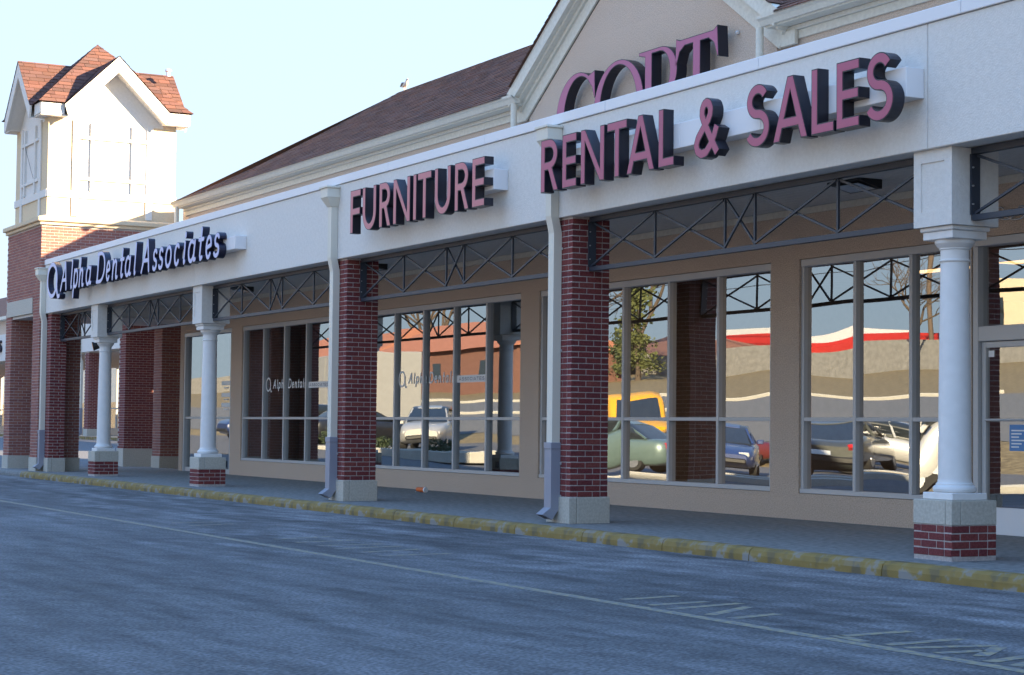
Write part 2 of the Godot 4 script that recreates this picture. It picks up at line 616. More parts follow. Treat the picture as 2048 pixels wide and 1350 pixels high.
func lay_face(owner_node: Node3D, origin: Vector3, turn: float, length: float, courses: int, odd: int, depth: float, as_parts: bool, stuff: Array) -> void:
	var basis := Basis(Vector3.UP, turn)
	for q in face_bricks(length, courses, odd, depth):
		var at: Vector3 = origin + basis * Vector3(q[0], q[1] + 0.005, -depth / 2.0 + rng.randf_range(-0.0015, 0.0015))
		var m: int = [0, 0, 0, 1, 1, 2, 2, 3][rng.randi() % 8]
		if as_parts:
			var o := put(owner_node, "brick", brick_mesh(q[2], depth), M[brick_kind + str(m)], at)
			o.rotation.y = turn
		else:
			stuff[m].append([Transform3D(basis, at), brick_mesh(q[2], depth)])

func join_bricks(owner_node: Node3D, stuff: Array, called := "brickwork") -> void:
	for m in stuff.size():
		if stuff[m].is_empty():
			continue
		var st := SurfaceTool.new()
		st.begin(Mesh.PRIMITIVE_TRIANGLES)
		for e in stuff[m]:
			st.append_from(e[1], 0, e[0])
		var o := put(owner_node, called, st.commit(), M[brick_kind + str(m)])
		o.set_meta("kind", "stuff")

# A square brick shaft: the two faces one sees are laid brick by brick, the two behind are joined.
func brick_shaft(t: Node3D, x0: float, x1: float, z0: float, z1: float, y0: float, courses: int, singly: Array) -> void:
	var core := MB.new()
	core.box(x0 + 0.006, y0, z0 + 0.006, x1 - 0.006, y0 + courses * COURSE, z1 - 0.006)
	part(t, "mortar", core, M.mortar)
	var stuff := [[], [], [], []]
	var w := x1 - x0
	var d := z1 - z0
	lay_face(t, Vector3(x0, y0, z1), 0.0, w, courses, 0, 0.10, singly[0], stuff)
	lay_face(t, Vector3(x1, y0, z1), PI / 2, d, courses, 1, 0.10, singly[1], stuff)
	lay_face(t, Vector3(x1, y0, z0), PI, w, courses, 0, 0.10, singly[2], stuff)
	lay_face(t, Vector3(x0, y0, z0), -PI / 2, d, courses, 1, 0.10, singly[3], stuff)
	join_bricks(t, stuff)

# ------------------------------------------------------------------ the shop building
func pane_mesh(x0: float, x1: float, y0: float, y1: float, bow: float, s: int) -> ArrayMesh:
	# a toughened pane: nearly flat, with the slow roller waves that bend what it mirrors
	var b := MB.new()
	var nx := 14
	var ny := maxi(6, roundi((y1 - y0) / (x1 - x0) * 14))
	var r := RandomNumberGenerator.new()
	r.seed = s * 97 + 5
	var waves := []
	for k in 5:
		waves.append([r.randf_range(0.5, 2.6), r.randf_range(1.2, 4.8), r.randf_range(0, TAU), r.randf_range(0.4, 1.0)])
	var grid := []
	for j in ny + 1:
		var row := []
		for i in nx + 1:
			var u := float(i) / nx
			var w := float(j) / ny
			var x := lerpf(x0, x1, u)
			var y := lerpf(y0, y1, w)
			var gx := 0.0
			var gy := 0.0
			var h := 0.0
			for q in waves:
				var a: float = q[0] * x + q[1] * y + q[2]
				h += q[3] * sin(a) / q[1]
				gx += q[3] * cos(a) * q[0] / q[1]
				gy += q[3] * cos(a)
			# pillow: the pane bulges between its gaskets
			gx += 2.2 * (u - 0.5)
			gy += 1.2 * (w - 0.5)
			row.append([Vector3(x, y, h * bow * 0.3), Vector3(-gx * bow, -gy * bow, 1.0).normalized()])
		grid.append(row)
	for j in ny:
		for i in nx:
			var a: Array = grid[j][i]
			var d: Array = grid[j][i + 1]
			var e: Array = grid[j + 1][i + 1]
			var f: Array = grid[j + 1][i]
			b.quad_n(a[0], d[0], e[0], f[0], a[1], d[1], e[1], f[1])
	return b.mesh()

const SILL := 0.346
const HEAD := 3.225
const TRANSOM := 1.252

func shop_window(owner_node: Node3D, xs: Array, bows: Array, s: int) -> Node3D:
	# aluminium frame with a low transom; xs are the mullion centre lines from left to right
	var w := group_node(owner_node, "window", Vector3(0, 0, ZG))
	var n := xs.size()
	var f := 0.028
	for i in n:
		var b := MB.new()
		b.cbox(xs[i] - f, SILL + 0.056, -0.05, xs[i] + f, HEAD - 0.09, 0.06, 0.003)
		part(w, "mullion", b, M.aluminium)
	var head := MB.new()
	head.cbox(xs[0] - f, HEAD - 0.09, -0.05, xs[n - 1] + f, HEAD, 0.07, 0.003)
	part(w, "head_rail", head, M.aluminium)
	var sill := MB.new()
	sill.cbox(xs[0] - f, SILL, -0.05, xs[n - 1] + f, SILL + 0.055, 0.075, 0.003)
	part(w, "sill_rail", sill, M.aluminium)
	for i in n - 1:
		var b := MB.new()
		b.cbox(xs[i] + f + 0.001, TRANSOM - 0.024, -0.05, xs[i + 1] - f - 0.001, TRANSOM + 0.024, 0.055, 0.003)
		part(w, "transom", b, M.aluminium)
		put(w, "pane", pane_mesh(xs[i] + f, xs[i + 1] - f, SILL + 0.05, TRANSOM - 0.02, bows[0], s + i * 2), M.shop_glass)
		put(w, "pane", pane_mesh(xs[i] + f, xs[i + 1] - f, TRANSOM + 0.02, HEAD - 0.08, bows[1], s + i * 2 + 1), M.shop_glass)
	return w

func shingles(owner_node: Node3D, o: Vector3, u: Vector3, up: Vector3, outline: PackedVector2Array, base: Color, called := "shingles") -> void:
	# rows of tabs over a roof plane; outline in metres along u and up
	var nrm := u.cross(up).normalized()
	var deck := MB.new()
	deck.coloured = true
	deck.tint = Color(base.r * 0.6, base.g * 0.6, base.b * 0.6)
	var idx := Geometry2D.triangulate_polygon(outline)
	for k in range(0, idx.size(), 3):
		var q := []
		for m in 3:
			var p := outline[idx[k + m]]
			q.append(o + u * p.x + up * p.y)
		if (q[1] - q[0]).cross(q[2] - q[0]).dot(nrm) > 0:
			deck.tri(q[0], q[1], q[2])
		else:
			deck.tri(q[0], q[2], q[1])
	var lo := outline[0]
	var hi := outline[0]
	for p in outline:
		lo = lo.min(p)
		hi = hi.max(p)
	var expo := 0.14
	var wide := 0.31
	var rows := ceili((hi.y - lo.y) / expo)
	for j in rows:
		var y := lo.y + j * expo
		var x := lo.x - rng.randf() * wide
		while x < hi.x:
			var l := wide * rng.randf_range(0.8, 1.2)
			var g := rng.randf_range(0.72, 1.22)
			var warm := rng.randf_range(-0.12, 0.12)
			deck.tint = Color(base.r * g * (1 + warm), base.g * g, base.b * g * (1 - warm))
			var th := rng.randf_range(0.007, 0.014)
			var rect := PackedVector2Array([Vector2(x + 0.004, y), Vector2(x + l - 0.004, y), Vector2(x + l - 0.004, y + expo), Vector2(x + 0.004, y + expo)])
			var pieces := [rect]
			var inside := true
			for p in rect:
				if not Geometry2D.is_point_in_polygon(p, outline):
					inside = false
			if not inside:
				pieces = Geometry2D.intersect_polygons(rect, outline)
			for pc in pieces:
				var q := []
				for p in pc:
					q.append(o + u * p.x + up * p.y + nrm * (0.003 + th * (1.0 - (p.y - y) / expo)))
				if q.size() < 3:
					continue
				var ccw := not Geometry2D.is_polygon_clockwise(pc)
				for k in range(1, q.size() - 1):
					if ccw:
						deck.tri(q[0], q[k], q[k + 1])
					else:
						deck.tri(q[0], q[k + 1], q[k])
				if inside:   # the butt edge that catches the light
					deck.quad(o + u * rect[0].x + up * y, o + u * rect[1].x + up * y, q[1], q[0])
			x += l
	var r := part(owner_node, called, deck, M.shingle)
	r.set_meta("kind", "stuff")

func wall_with_openings(x0: float, x1: float, y0: float, y1: float, z0: float, z1: float, holes: Array) -> MB:
	# holes: [x0, x1, y0, y1] from left to right, none overlapping
	var b := MB.new()
	var x := x0
	for h in holes:
		b.box(x, y0, z0, h[0], y1, z1)
		if h[2] > y0:
			b.box(h[0], y0, z0, h[1], h[2], z1)
		b.box(h[0], h[3], z0, h[1], y1, z1)
		x = h[1]
	b.box(x, y0, z0, x1, y1, z1)
	return b

const SHINGLE := Color(.205, .092, .060)

func make_shop_building() -> void:
	var t := thing("shop_building", "long tan stucco shop building with brown shingle roof and tall shop windows", "building", Vector3(0, 0, 0))
	var holes := [[-43.331, -40.041, 0.0, HEAD + 0.005], [-39.370, -33.286, SILL - 0.005, HEAD + 0.005], [-32.699, -26.609, SILL - 0.005, HEAD + 0.005], [-26.002, -19.903, SILL - 0.005, HEAD + 0.005], [-19.306, -16.173, SILL - 0.005, HEAD + 0.005], [-16.168, -12.433, 0.0, HEAD + 0.005], [-11.748, -5.8, SILL - 0.005, HEAD + 0.005]]
	part(t, "wall", wall_with_openings(-43.585, 30.0, -0.3, 6.192, ZW - 0.2, ZW, holes), M.tan_stucco)
	# frieze board where the wall meets the soffit
	var b := MB.new()
	b.cbox(-43.566, 3.777, ZW + 0.001, 30, 3.858, ZW + 0.03, 0.004)
	part(t, "frieze_board", b, M.trim_cream)
	# rooms behind the glass
	b = MB.new()
	b.box(-43.487, -0.25, -14.0, 29.8, 0.012, ZW - 0.201)
	part(t, "floor", b, M.carpet)
	b = MB.new()
	b.box(-43.487, 3.48, -14.0, 29.8, 3.6, ZW - 0.201)
	part(t, "ceiling", b, M.room_paint)
	b = MB.new()
	b.box(-43.585, -0.25, -14.2, 30, 6.0, -14.001)
	b.box(-43.585, -0.25, -14.0, -43.488, 6.0, ZW - 0.201)
	b.box(29.8, -0.25, -14.0, 30, 6.0, ZW - 0.201)
	b.box(-26.433, 0.013, -13.696, -26.188, 3.47, ZW - 0.21)
	part(t, "inner_wall", b, M.room_paint)
	# windows
	var list := [[-39.341, 5, 6.026 / 5.0, [0.0007, 0.0005], 100], [-32.669, 5, 6.031 / 5.0, [0.0009, 0.0006], 200], [-25.973, 5, 6.040 / 5.0, [0.0022, 0.0014], 300], [-19.277, 3, 3.074 / 3.0, [0.0046, 0.0017], 400], [-11.719, 5, 6.011 / 5.0, [0.002, 0.001], 500]]
	var wins := []
	for q in list:
		var xs := []
		for k in q[1] + 1:
			xs.append(q[0] + k * q[2])
		wins.append(shop_window(t, xs, q[3], q[4]))
	wins[0].set_meta("label", "dark shop window with white dental lettering, next to the dental door")
	wins[1].set_meta("label", "shop window with white dental lettering and a reflected silver car")
	for k in 2:
		window_lettering(wins[k], [-38.10, -31.40][k], [-34.60, -27.93][k])
	shop_door(t)
	dental_door(t)
	# upper trim: cornice board, gutter
	for seg in [[-43.370, -26.384], [-19.678, 29.9]]:
		b = MB.new()
		b.cbox(seg[0], 5.985, ZW + 0.001, seg[1], 6.092, ZW + 0.035, 0.004)
		b.cbox(seg[0], 6.093, ZW + 0.001, seg[1], 6.152, ZW + 0.075, 0.01)
		part(t, "cornice_board", b, M.trim_cream)
		b = MB.new()
		b.box(seg[0], 6.153, ZW + 0.001, seg[1], 6.192, ZW + 0.26)
		part(t, "eave_soffit", b, M.trim_cream)
		b = MB.new()   # an ogee gutter
		var prof := [Vector2(0.20, 6.177), Vector2(0.30, 6.177), Vector2(0.315, 6.202), Vector2(0.335, 6.237), Vector2(0.37, 6.262), Vector2(0.375, 6.297), Vector2(0.36, 6.297), Vector2(0.35, 6.272), Vector2(0.20, 6.252)]
		for k in prof.size():
			var p: Vector2 = prof[k]
			var q: Vector2 = prof[(k + 1) % prof.size()]
			b.quad(Vector3(seg[0] - 0.05, p.y, ZW + p.x), Vector3(seg[1] + 0.05, p.y, ZW + p.x), Vector3(seg[1] + 0.05, q.y, ZW + q.x), Vector3(seg[0] - 0.05, q.y, ZW + q.x))
		for e in [seg[0] - 0.05, seg[1] + 0.05]:
			for k in range(1, prof.size() - 1):
				b.tri(Vector3(e, prof[0].y, ZW + prof[0].x), Vector3(e, prof[k].y, ZW + prof[k].x), Vector3(e, prof[k + 1].y, ZW + prof[k + 1].x))
		part(t, "gutter", b, M.trim_cream)
	for x in [-43.223, -26.413, -19.795]:
		b = MB.new()
		b.tube([Vector3(x, 6.18, ZW + 0.27), Vector3(x, 4.6, ZW + 0.27)], [0.05, 0.05], 12)
		part(t, "gutter_pipe", b, M.trim_cream)
	# main roof, left hip
	var roof := group_node(t, "roof")
	var pit := 0.62
	var k := sqrt(1.0 + pit * pit)
	var up := Vector3(0, pit / k, -1.0 / k)
	var ze := ZW + 0.40
	var run := 3.43
	var sl := run * k
	shingles(roof, Vector3(0, 6.277, ze), Vector3.RIGHT, up, PackedVector2Array([Vector2(-43.370, 0), Vector2(-26.66, 0), Vector2(-23.57, sl), Vector2(-38.083, sl), Vector2(-38.670, sl * 0.55), Vector2(-39.747, sl * 0.22), Vector2(-41.412, sl * 0.07)]), SHINGLE)
	shingles(roof, Vector3(0, 6.277, ze), Vector3.RIGHT, up, PackedVector2Array([Vector2(-19.34, 0), Vector2(-8.0, 0), Vector2(-8.0, sl), Vector2(-22.43, sl)]), SHINGLE)
	b = MB.new()   # plain roof beyond the frame, the rear slope and the hip end
	b.coloured = true
	b.tint = SHINGLE
	var top := Vector3(0, 6.277 + run * pit, ze - run)
	b.quad(Vector3(-8, 6.277, ze), Vector3(30, 6.277, ze), Vector3(30, top.y, top.z), Vector3(-8, top.y, top.z))
	b.quad(Vector3(30, top.y - 0.01, top.z), Vector3(30, 6.192, top.z - run), Vector3(-41.412, 6.192, top.z - run), Vector3(-38.083, top.y - 0.01, top.z))
	var hip := [Vector3(-43.370, 6.262, ze), Vector3(-42.5, 6.78, ze - 1.75), Vector3(-38.083, top.y - 0.01, top.z), Vector3(-43.0, 6.192, top.z - run)]  # second point added out of view, raised so the hip shades the tower
	b.tri(hip[0], hip[2], hip[1])
	b.tri(hip[1], hip[2], hip[3])
	b.tri(hip[0], hip[1], hip[3])
	part(roof, "roof_slope", b, M.shingle)
	b = MB.new()
	b.box(-43.370, 5.9, -14.2, 30, 6.172, ZW - 0.2)
	part(roof, "roof_deck", b, M.room_paint)
	make_gable(t)

func make_gable(t: Node3D) -> void:
	# the big front gable that carries the round-lettered sign
	var g := group_node(t, "gable")
	var cx := -23.0
	var hw := 3.28
	var s := 0.68
	var y0 := 5.945
	var zf := ZW + 0.06
	var b := MB.new()
	b.prism([Vector2(cx - hw, y0 - 1.4), Vector2(cx + hw, y0 - 1.4), Vector2(cx + hw, y0), Vector2(cx, y0 + hw * s), Vector2(cx - hw, y0)], ZW - 0.4, zf)
	part(g, "gable_wall", b, M.tan_stucco)
	for sd: float in [-1.0, 1.0]:
		var a := Vector3(cx + sd * (hw + 0.12), y0 + 0.0, 0)
		var e := Vector3(cx, y0 + (hw + 0.12) * s, 0)
		var d := (e - a).normalized()
		var nrm := Vector3(-d.y, d.x, 0) * (1.0 if sd < 0 else -1.0)
		# frieze board, moulding and rake board, each a step further out
		for q in [[0.0, 0.19, 0.035, "rake_frieze"], [0.19, 0.25, 0.075, "rake_moulding"], [0.25, 0.29, 0.16, "rake_moulding"], [0.29, 0.50, 0.24, "rake_board"]]:
			b = MB.new()
			var p0: Vector3 = a + nrm * (q[0] - 0.05) + Vector3(0, 0, 0)
			var p1: Vector3 = a + nrm * (q[1] - 0.05)
			# mitred at the ridge line
			var e0: Vector3 = p0 + d * ((cx - p0.x) / d.x)
			var e1: Vector3 = p1 + d * ((cx - p1.x) / d.x)
			var poly := [Vector2(p0.x, p0.y), Vector2(e0.x, e0.y), Vector2(e1.x, e1.y), Vector2(p1.x, p1.y)]
			if sd > 0:
				poly.reverse()
			b.prism(poly, zf + 0.001, zf + q[2])
			part(g, q[3], b, M.trim_cream)
		# horizontal return at the foot of the rake
		b = MB.new()
		var xa := cx + sd * (hw + 0.12)
		b.cbox(minf(xa, xa + sd * 0.30), y0 - 0.03, zf - 0.02, maxf(xa, xa + sd * 0.30), y0 + 0.155, zf + 0.034, 0.004)
		part(g, "rake_return", b, M.trim_cream)
	# its roof: two slopes running back over the main roof
	var k := sqrt(1.0 + s * s)
	var zr := zf + 0.28
	for sd: float in [-1.0, 1.0]:
		var foot := Vector3(cx + sd * (hw + 0.20), y0 - 0.08 * s + 0.455 * k, zr)
		var up := Vector3(-sd * 1.0 / k, s / k, 0)
		var u := Vector3(0, 0, sd * -1.0)
		var o := foot if sd > 0 else Vector3(foot.x, foot.y, zr - 5.0)
		shingles(g, o, u, up, PackedVector2Array([Vector2(0, 0), Vector2(5.0, 0), Vector2(5.0, (hw + 0.20) * k), Vector2(0, (hw + 0.20) * k)]), SHINGLE, "gable_shingles")
	b = MB.new()   # dark end of a broken sign bracket beside the last letter
	b.lathe([[0.0, 0.0], [0.03, 0.005], [0.035, 0.03], [0.02, 0.05], [0.0, 0.055]], Vector3(-20.56, 6.25, zf + 0.02), 12)
	part(g, "fixing_plate", b, M.lamp_clear)

func window_lettering(w: Node3D, x0: float, x1: float) -> void:
	# white vinyl lettering on the inside of the panes: ring mark, two words, then a white band with small capitals cut out
	var all := MB.new()
	var h := 0.20
	var y := 1.86
	add_word(all, "O", x0, x0 + 0.36, 1.78, 0.32, 0.016, 0.006)
	add_run(all, "Alpha", x0 + 0.42, x0 + 1.22, y, h, 0.014, 0.006)
	add_run(all, "Dental", x0 + 1.28, x0 + 2.16, y, h, 0.014, 0.006)
	part(w, "lettering", all, M.vinyl_white)
	var band := MB.new()
	band.box(x0 + 2.19, y - 0.005, 0.0045, x1, y + 0.115, 0.006)
	part(w, "lettering_band", band, M.vinyl_white)
	var small := MB.new()
	add_run(small, "ASSOCIATES", x0 + 2.45, x1 - 0.06, y + 0.025, 0.06, 0.006, 0.009)
	part(w, "lettering", small, M.downspout_grey)

func shop_door(t: Node3D) -> void:
	# glazed entrance with a transom light over the doors
	var d := group_node(t, "shop_entrance", Vector3(0, 0, ZG))
	var b := MB.new()
	for x in [-16.119, -14.293, -12.468]:
		b = MB.new()
		b.cbox(x - 0.04, 0.0, -0.06, x + 0.04, HEAD - 0.09, 0.08, 0.004)
		part(d, "jamb", b, M.aluminium)
	b = MB.new()
	b.cbox(-16.158, HEAD - 0.089, -0.06, -12.428, HEAD, 0.085, 0.004)
	part(d, "head_rail", b, M.aluminium)
	for k in 2:
		var x0: float = [-16.079, -14.253][k]
		var x1: float = [-14.334, -12.508][k]
		b = MB.new()
		b.cbox(x0, 2.10, -0.05, x1, 2.265, 0.075, 0.006)
		part(d, "transom_bar", b, M.aluminium)
		put(d, "pane", pane_mesh(x0, x1, 2.25, HEAD - 0.085, 0.0018, 600 + k), M.shop_glass)
		var leaf := group_node(d, "door")
		for e in [[x0 + 0.005, x0 + 0.07, 0.02, 2.095], [x1 - 0.07, x1 - 0.005, 0.02, 2.095]]:
			b = MB.new()
			b.cbox(e[0], e[2], -0.03, e[1], e[3], 0.03, 0.004)
			part(leaf, "stile", b, M.aluminium)
		b = MB.new()
		b.cbox(x0 + 0.071, 0.02, -0.03, x1 - 0.071, 0.31, 0.028, 0.004)
		part(leaf, "kick_panel", b, M.sheet_white)
		b = MB.new()
		b.cbox(x0 + 0.071, 2.03, -0.03, x1 - 0.071, 2.095, 0.028, 0.004)
		part(leaf, "top_rail", b, M.aluminium)
		put(leaf, "pane", pane_mesh(x0 + 0.06, x1 - 0.06, 0.30, 2.04, 0.0012, 610 + k), M.shop_glass)
		b = MB.new()
		b.tube([Vector3(x0 + 0.08, 1.25, 0.02), Vector3(x0 + 0.10, 1.25, 0.07), Vector3(x1 - 0.10, 1.25, 0.07), Vector3(x1 - 0.08, 1.25, 0.02)], [0.014, 0.014, 0.014, 0.014], 8)
		b.tube([Vector3(x1 - 0.12, 1.0, 0.03), Vector3(x1 - 0.12, 1.0, 0.09), Vector3(x1 - 0.12, 1.5, 0.09), Vector3(x1 - 0.12, 1.5, 0.03)], [0.012, 0.012, 0.012, 0.012], 8)
		part(leaf, "push_bar", b, M.aluminium)
		b = MB.new()
		b.box(x0 + 0.09, 1.93, 0.006, x0 + 0.18, 2.0, 0.008)
		part(leaf, "notice", b, M.vinyl_white)
	b = MB.new()
	b.box(-15.664, 0.92, 0.006, -15.409, 1.20, 0.0075)  # flat blue patch on the door glass, white strips laid over it below
	var n := part(d, "notice", b, M.patch_blue)
	n.set_meta("label", "small blue patch with white strips on the door glass")
	b = MB.new()
	for k in 6:
		b.box(-15.635, 1.13 - k * 0.035, 0.008, -15.439 - 0.04 * (k % 3), 1.145 - k * 0.035, 0.0085)
	part(d, "patch_strips", b, M.vinyl_white)

func dental_door(t: Node3D) -> void:
	var d := group_node(t, "dental_entrance", Vector3(0, 0, ZG))
	for x in [-43.282, -41.764, -40.085]:
		var b := MB.new()
		b.cbox(x - 0.035, 0.0, -0.06, x + 0.035, HEAD - 0.09, 0.08, 0.004)
		part(d, "jamb", b, M.aluminium)
	var b := MB.new()
	b.cbox(-43.316, HEAD - 0.089, -0.06, -40.051, HEAD, 0.085, 0.004)
	part(d, "head_rail", b, M.aluminium)
	for q in [[-43.242, -41.803], [-41.725, -40.124]]:
		b = MB.new()
		b.cbox(q[0], 1.23, -0.04, q[1], 1.28, 0.05, 0.003)
		part(d, "transom", b, M.aluminium)
		b = MB.new()
		b.cbox(q[0], 0.02, -0.04, q[1], 0.12, 0.05, 0.003)
		part(d, "bottom_rail", b, M.aluminium)
		put(d, "pane", pane_mesh(q[0] - 0.01, q[1] + 0.01, 0.11, 1.24, 0.001, int(-q[0] * 10)), M.shop_glass)
		put(d, "pane", pane_mesh(q[0] - 0.01, q[1] + 0.01, 1.27, HEAD - 0.08, 0.001, int(-q[0] * 10) + 1), M.shop_glass)
	b = MB.new()
	b.tube([Vector3(-41.901, 0.95, 0.03), Vector3(-41.901, 0.95, 0.10), Vector3(-41.901, 1.15, 0.10), Vector3(-41.901, 1.15, 0.03)], [0.012, 0.012, 0.012, 0.012], 8)
	part(d, "handle", b, M.aluminium)
	for y in [1.98, 1.72, 1.50]:
		b = MB.new()
		b.box(-40.873, y, 0.006, -40.286, y + 0.09, 0.0075)
		part(d, "notice", b, M.vinyl_white)
		b = MB.new()
		b.box(-40.726, y - 0.07, 0.006, -40.433, y - 0.045, 0.0075)
		part(d, "notice", b, M.vinyl_white)

# ------------------------------------------------------------------ the canopy
func make_canopy() -> void:
	var t := thing("arcade_canopy", "long white stucco canopy fascia over the walk, with metal coping", "canopy")
	var xl := -43.62
	var edges := [xl, -33.02, -13.075, -6.4, 12.0, 30.0]
	for i in edges.size() - 1:
		var b := MB.new()
		b.cbox(edges[i] + 0.004, YB, -0.20, edges[i + 1] - 0.004, YT - 0.125, 0.0, 0.006)
		part(t, "fascia", b, M.white_stucco)
	var b := MB.new()
	b.box(xl, YB + 0.005, -0.58, 30, YT - 0.3, -0.201)
	part(t, "beam", b, M.white_stucco)
	# coping of folded sheet, jointed about every three metres
	var x := -12.62 + 14 * 2.98
	var ends := [30.0]
	while x > xl + 0.4:
		if x < 29.5:
			ends.append(x)
		x -= 2.98
	ends.append(xl)
	for i in ends.size() - 1:
		b = MB.new()
		b.cbox(ends[i + 1] + 0.003, YT - 0.12, -0.26, ends[i] - 0.003, YT, 0.022, 0.005)
		part(t, "coping", b, M.sheet_white)
	# grooved soffit boards and the flat roof over them
	var z := -0.585
	while z > -3.1:
		b = MB.new()
		b.cbox(xl, 3.86, z - 0.146, 30, 3.89, z, 0.006)
		part(t, "soffit_board", b, M.soffit)
		z -= 0.1465
	b = MB.new()
	b.box(xl, 3.892, ZW + 0.005, 30, 4.2, -0.59)
	part(t, "canopy_roof", b, M.soffit)
	b = MB.new()
	b.box(xl - 0.005, 3.6, ZW + 0.005, xl - 0.001, 4.6, -0.2)
	part(t, "end_panel", b, M.white_stucco)

# ------------------------------------------------------------------ piers, columns
func make_piers_and_columns() -> void:
	var spots := [[-19.92, -19.41, "red brick pier with a cream downspout between the two red letter signs"], [-26.625, -26.115, "red brick pier with a cream downspout beside the furniture sign"], [-43.53, -43.17, "narrow red brick pier with a downspout, close beside the brick tower"]]
	for i in 3:
		var q: Array = spots[i]
		var t := thing("brick_pier", q[2], "pier", Vector3((q[0] + q[1]) / 2, 0, -0.30), "brick piers of the arcade")
		var hx: float = (q[1] - q[0]) / 2
		var z1 := 0.255
		var z0 := -0.255
		if i == 2:
			z0 = -0.11
		# stone base in two blocks with a joint
		var b := MB.new()
		b.cbox(-hx - 0.02, 0.0, z1 - 0.08, hx + 0.02, 0.308, z1 + 0.02, 0.006)
		part(t, "base_stone", b, M.cast_stone)
		b = MB.new()
		b.cbox(-hx - 0.02, 0.0, z0 - 0.02, hx + 0.02, 0.308, z1 - 0.085, 0.006)
		part(t, "base_stone", b, M.cast_stone)
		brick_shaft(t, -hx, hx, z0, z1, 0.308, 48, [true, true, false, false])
		b = MB.new()
		b.box(-hx + 0.01, 0.308 + 48 * COURSE, z0 + 0.01, hx - 0.01, YB + 0.006, z1 - 0.01)
		part(t, "mortar", b, M.mortar)
	var labels := ["white round column on a brick plinth beside the shop entrance", "white round column on a brick plinth below the end of the dental sign", "white round column on a brick plinth below the middle of the dental sign", "white round column on a brick plinth beyond the shop entrance"]
	var xs := [-13.07, -32.976, -39.657, -6.4]
	for i in 4:
		column(xs[i], labels[i])

func column(x: float, label: String) -> void:
	var t := thing("column", label, "column", Vector3(x, 0, -0.307), "round columns of the arcade")
	var h := 0.2525
	# brick plinth: the lowest course half sunk in the walk
	var core := MB.new()
	core.box(-h + 0.006, 0.0, -h + 0.006, h - 0.006, 0.31, h - 0.006)
	part(t, "mortar", core, M.mortar)
	var stuff := [[], [], [], []]
	var y0 := 0.31 - 4 * COURSE
	for f in [[Vector3(-h, y0, h), 0.0, 0, true], [Vector3(h, y0, h), PI / 2, 1, true], [Vector3(h, y0, -h), PI, 0, false], [Vector3(-h, y0, -h), -PI / 2, 1, false]]:
		lay_face(t, f[0], f[1], 2 * h, 4, f[2], 0.10, f[3], stuff)
	join_bricks(t, stuff)
	var b := MB.new()
	b.cbox(-h, 0.311, h - 0.10, h - 0.085, 0.523, h + 0.001, 0.005)
	part(t, "cap_stone", b, M.cast_stone)
	b = MB.new()
	b.cbox(h - 0.08, 0.311, h - 0.10, h + 0.001, 0.523, h + 0.001, 0.005)
	part(t, "cap_stone", b, M.cast_stone)
	b = MB.new()
	b.cbox(-h, 0.311, -h, h + 0.001, 0.523, h - 0.105, 0.005)
	part(t, "cap_stone", b, M.cast_stone)
	b = MB.new()
	b.cbox(-0.195, 0.5235, -0.195, 0.195, 0.585, 0.195, 0.006)
	part(t, "base_plate", b, M.white_paint)
	b = MB.new()
	b.lathe([[0.0, 0.585], [0.172, 0.585], [0.186, 0.597], [0.191, 0.615], [0.186, 0.634], [0.170, 0.646], [0.163, 0.650], [0.163, 0.662], [0.150, 0.672], [0.145, 0.700]], Vector3.ZERO, 40)
	part(t, "column_base", b, M.white_paint)
	b = MB.new()
	var prof := []
	for k in 13:
		var u := k / 12.0
		prof.append([lerpf(0.143, 0.124, pow(u, 1.6)), lerpf(0.70, 2.60, u)])
	b.lathe(prof, Vector3.ZERO, 40)
	part(t, "shaft", b, M.white_paint)
	b = MB.new()
	b.lathe([[0.124, 2.60], [0.134, 2.603], [0.138, 2.612], [0.134, 2.621], [0.125, 2.624], [0.125, 2.705], [0.136, 2.712], [0.136, 2.722], [0.150, 2.735], [0.172, 2.762], [0.176, 2.785], [0.172, 2.795], [0.0, 2.795]], Vector3.ZERO, 40)
	part(t, "capital", b, M.white_paint)
	b = MB.new()
	b.cbox(-0.195, 2.795, -0.195, 0.195, 2.865, 0.195, 0.005)
	b.cbox(-0.215, 2.866, -0.215, 0.215, 2.905, 0.215, 0.008)
	part(t, "abacus", b, M.white_paint)
	# boxed impost with a sunk panel front and back
	var y1 := YB - 0.001
	var y2 := 2.906
	var w := 0.2515
	b = MB.new()
	b.box(-w + 0.012, y2, -0.262, w - 0.012, y1, 0.24)
	for z in [[0.2401, 0.252], [-0.274, -0.2621]]:
		b.box(-w, y2, z[0], -0.155, y1, z[1])
		b.box(0.155, y2, z[0], w, y1, z[1])
		b.box(-0.155, y2, z[0], 0.155, y2 + 0.13, z[1])
		b.box(-0.155, y1 - 0.11, z[0], 0.155, y1, z[1])
	b.box(-w, y2, -0.262, -w + 0.0119, y1, 0.24)
	b.box(w - 0.0119, y2, -0.262, w, y1, 0.24)
	part(t, "impost", b, M.white_stucco)
	if label.contains("below the end"):
		b = MB.new()
		b.cbox(h - 0.12, 0.34, -h - 0.035, h - 0.02, 0.46, -h - 0.002, 0.004)
		part(t, "outlet_box", b, M.dark_steel)

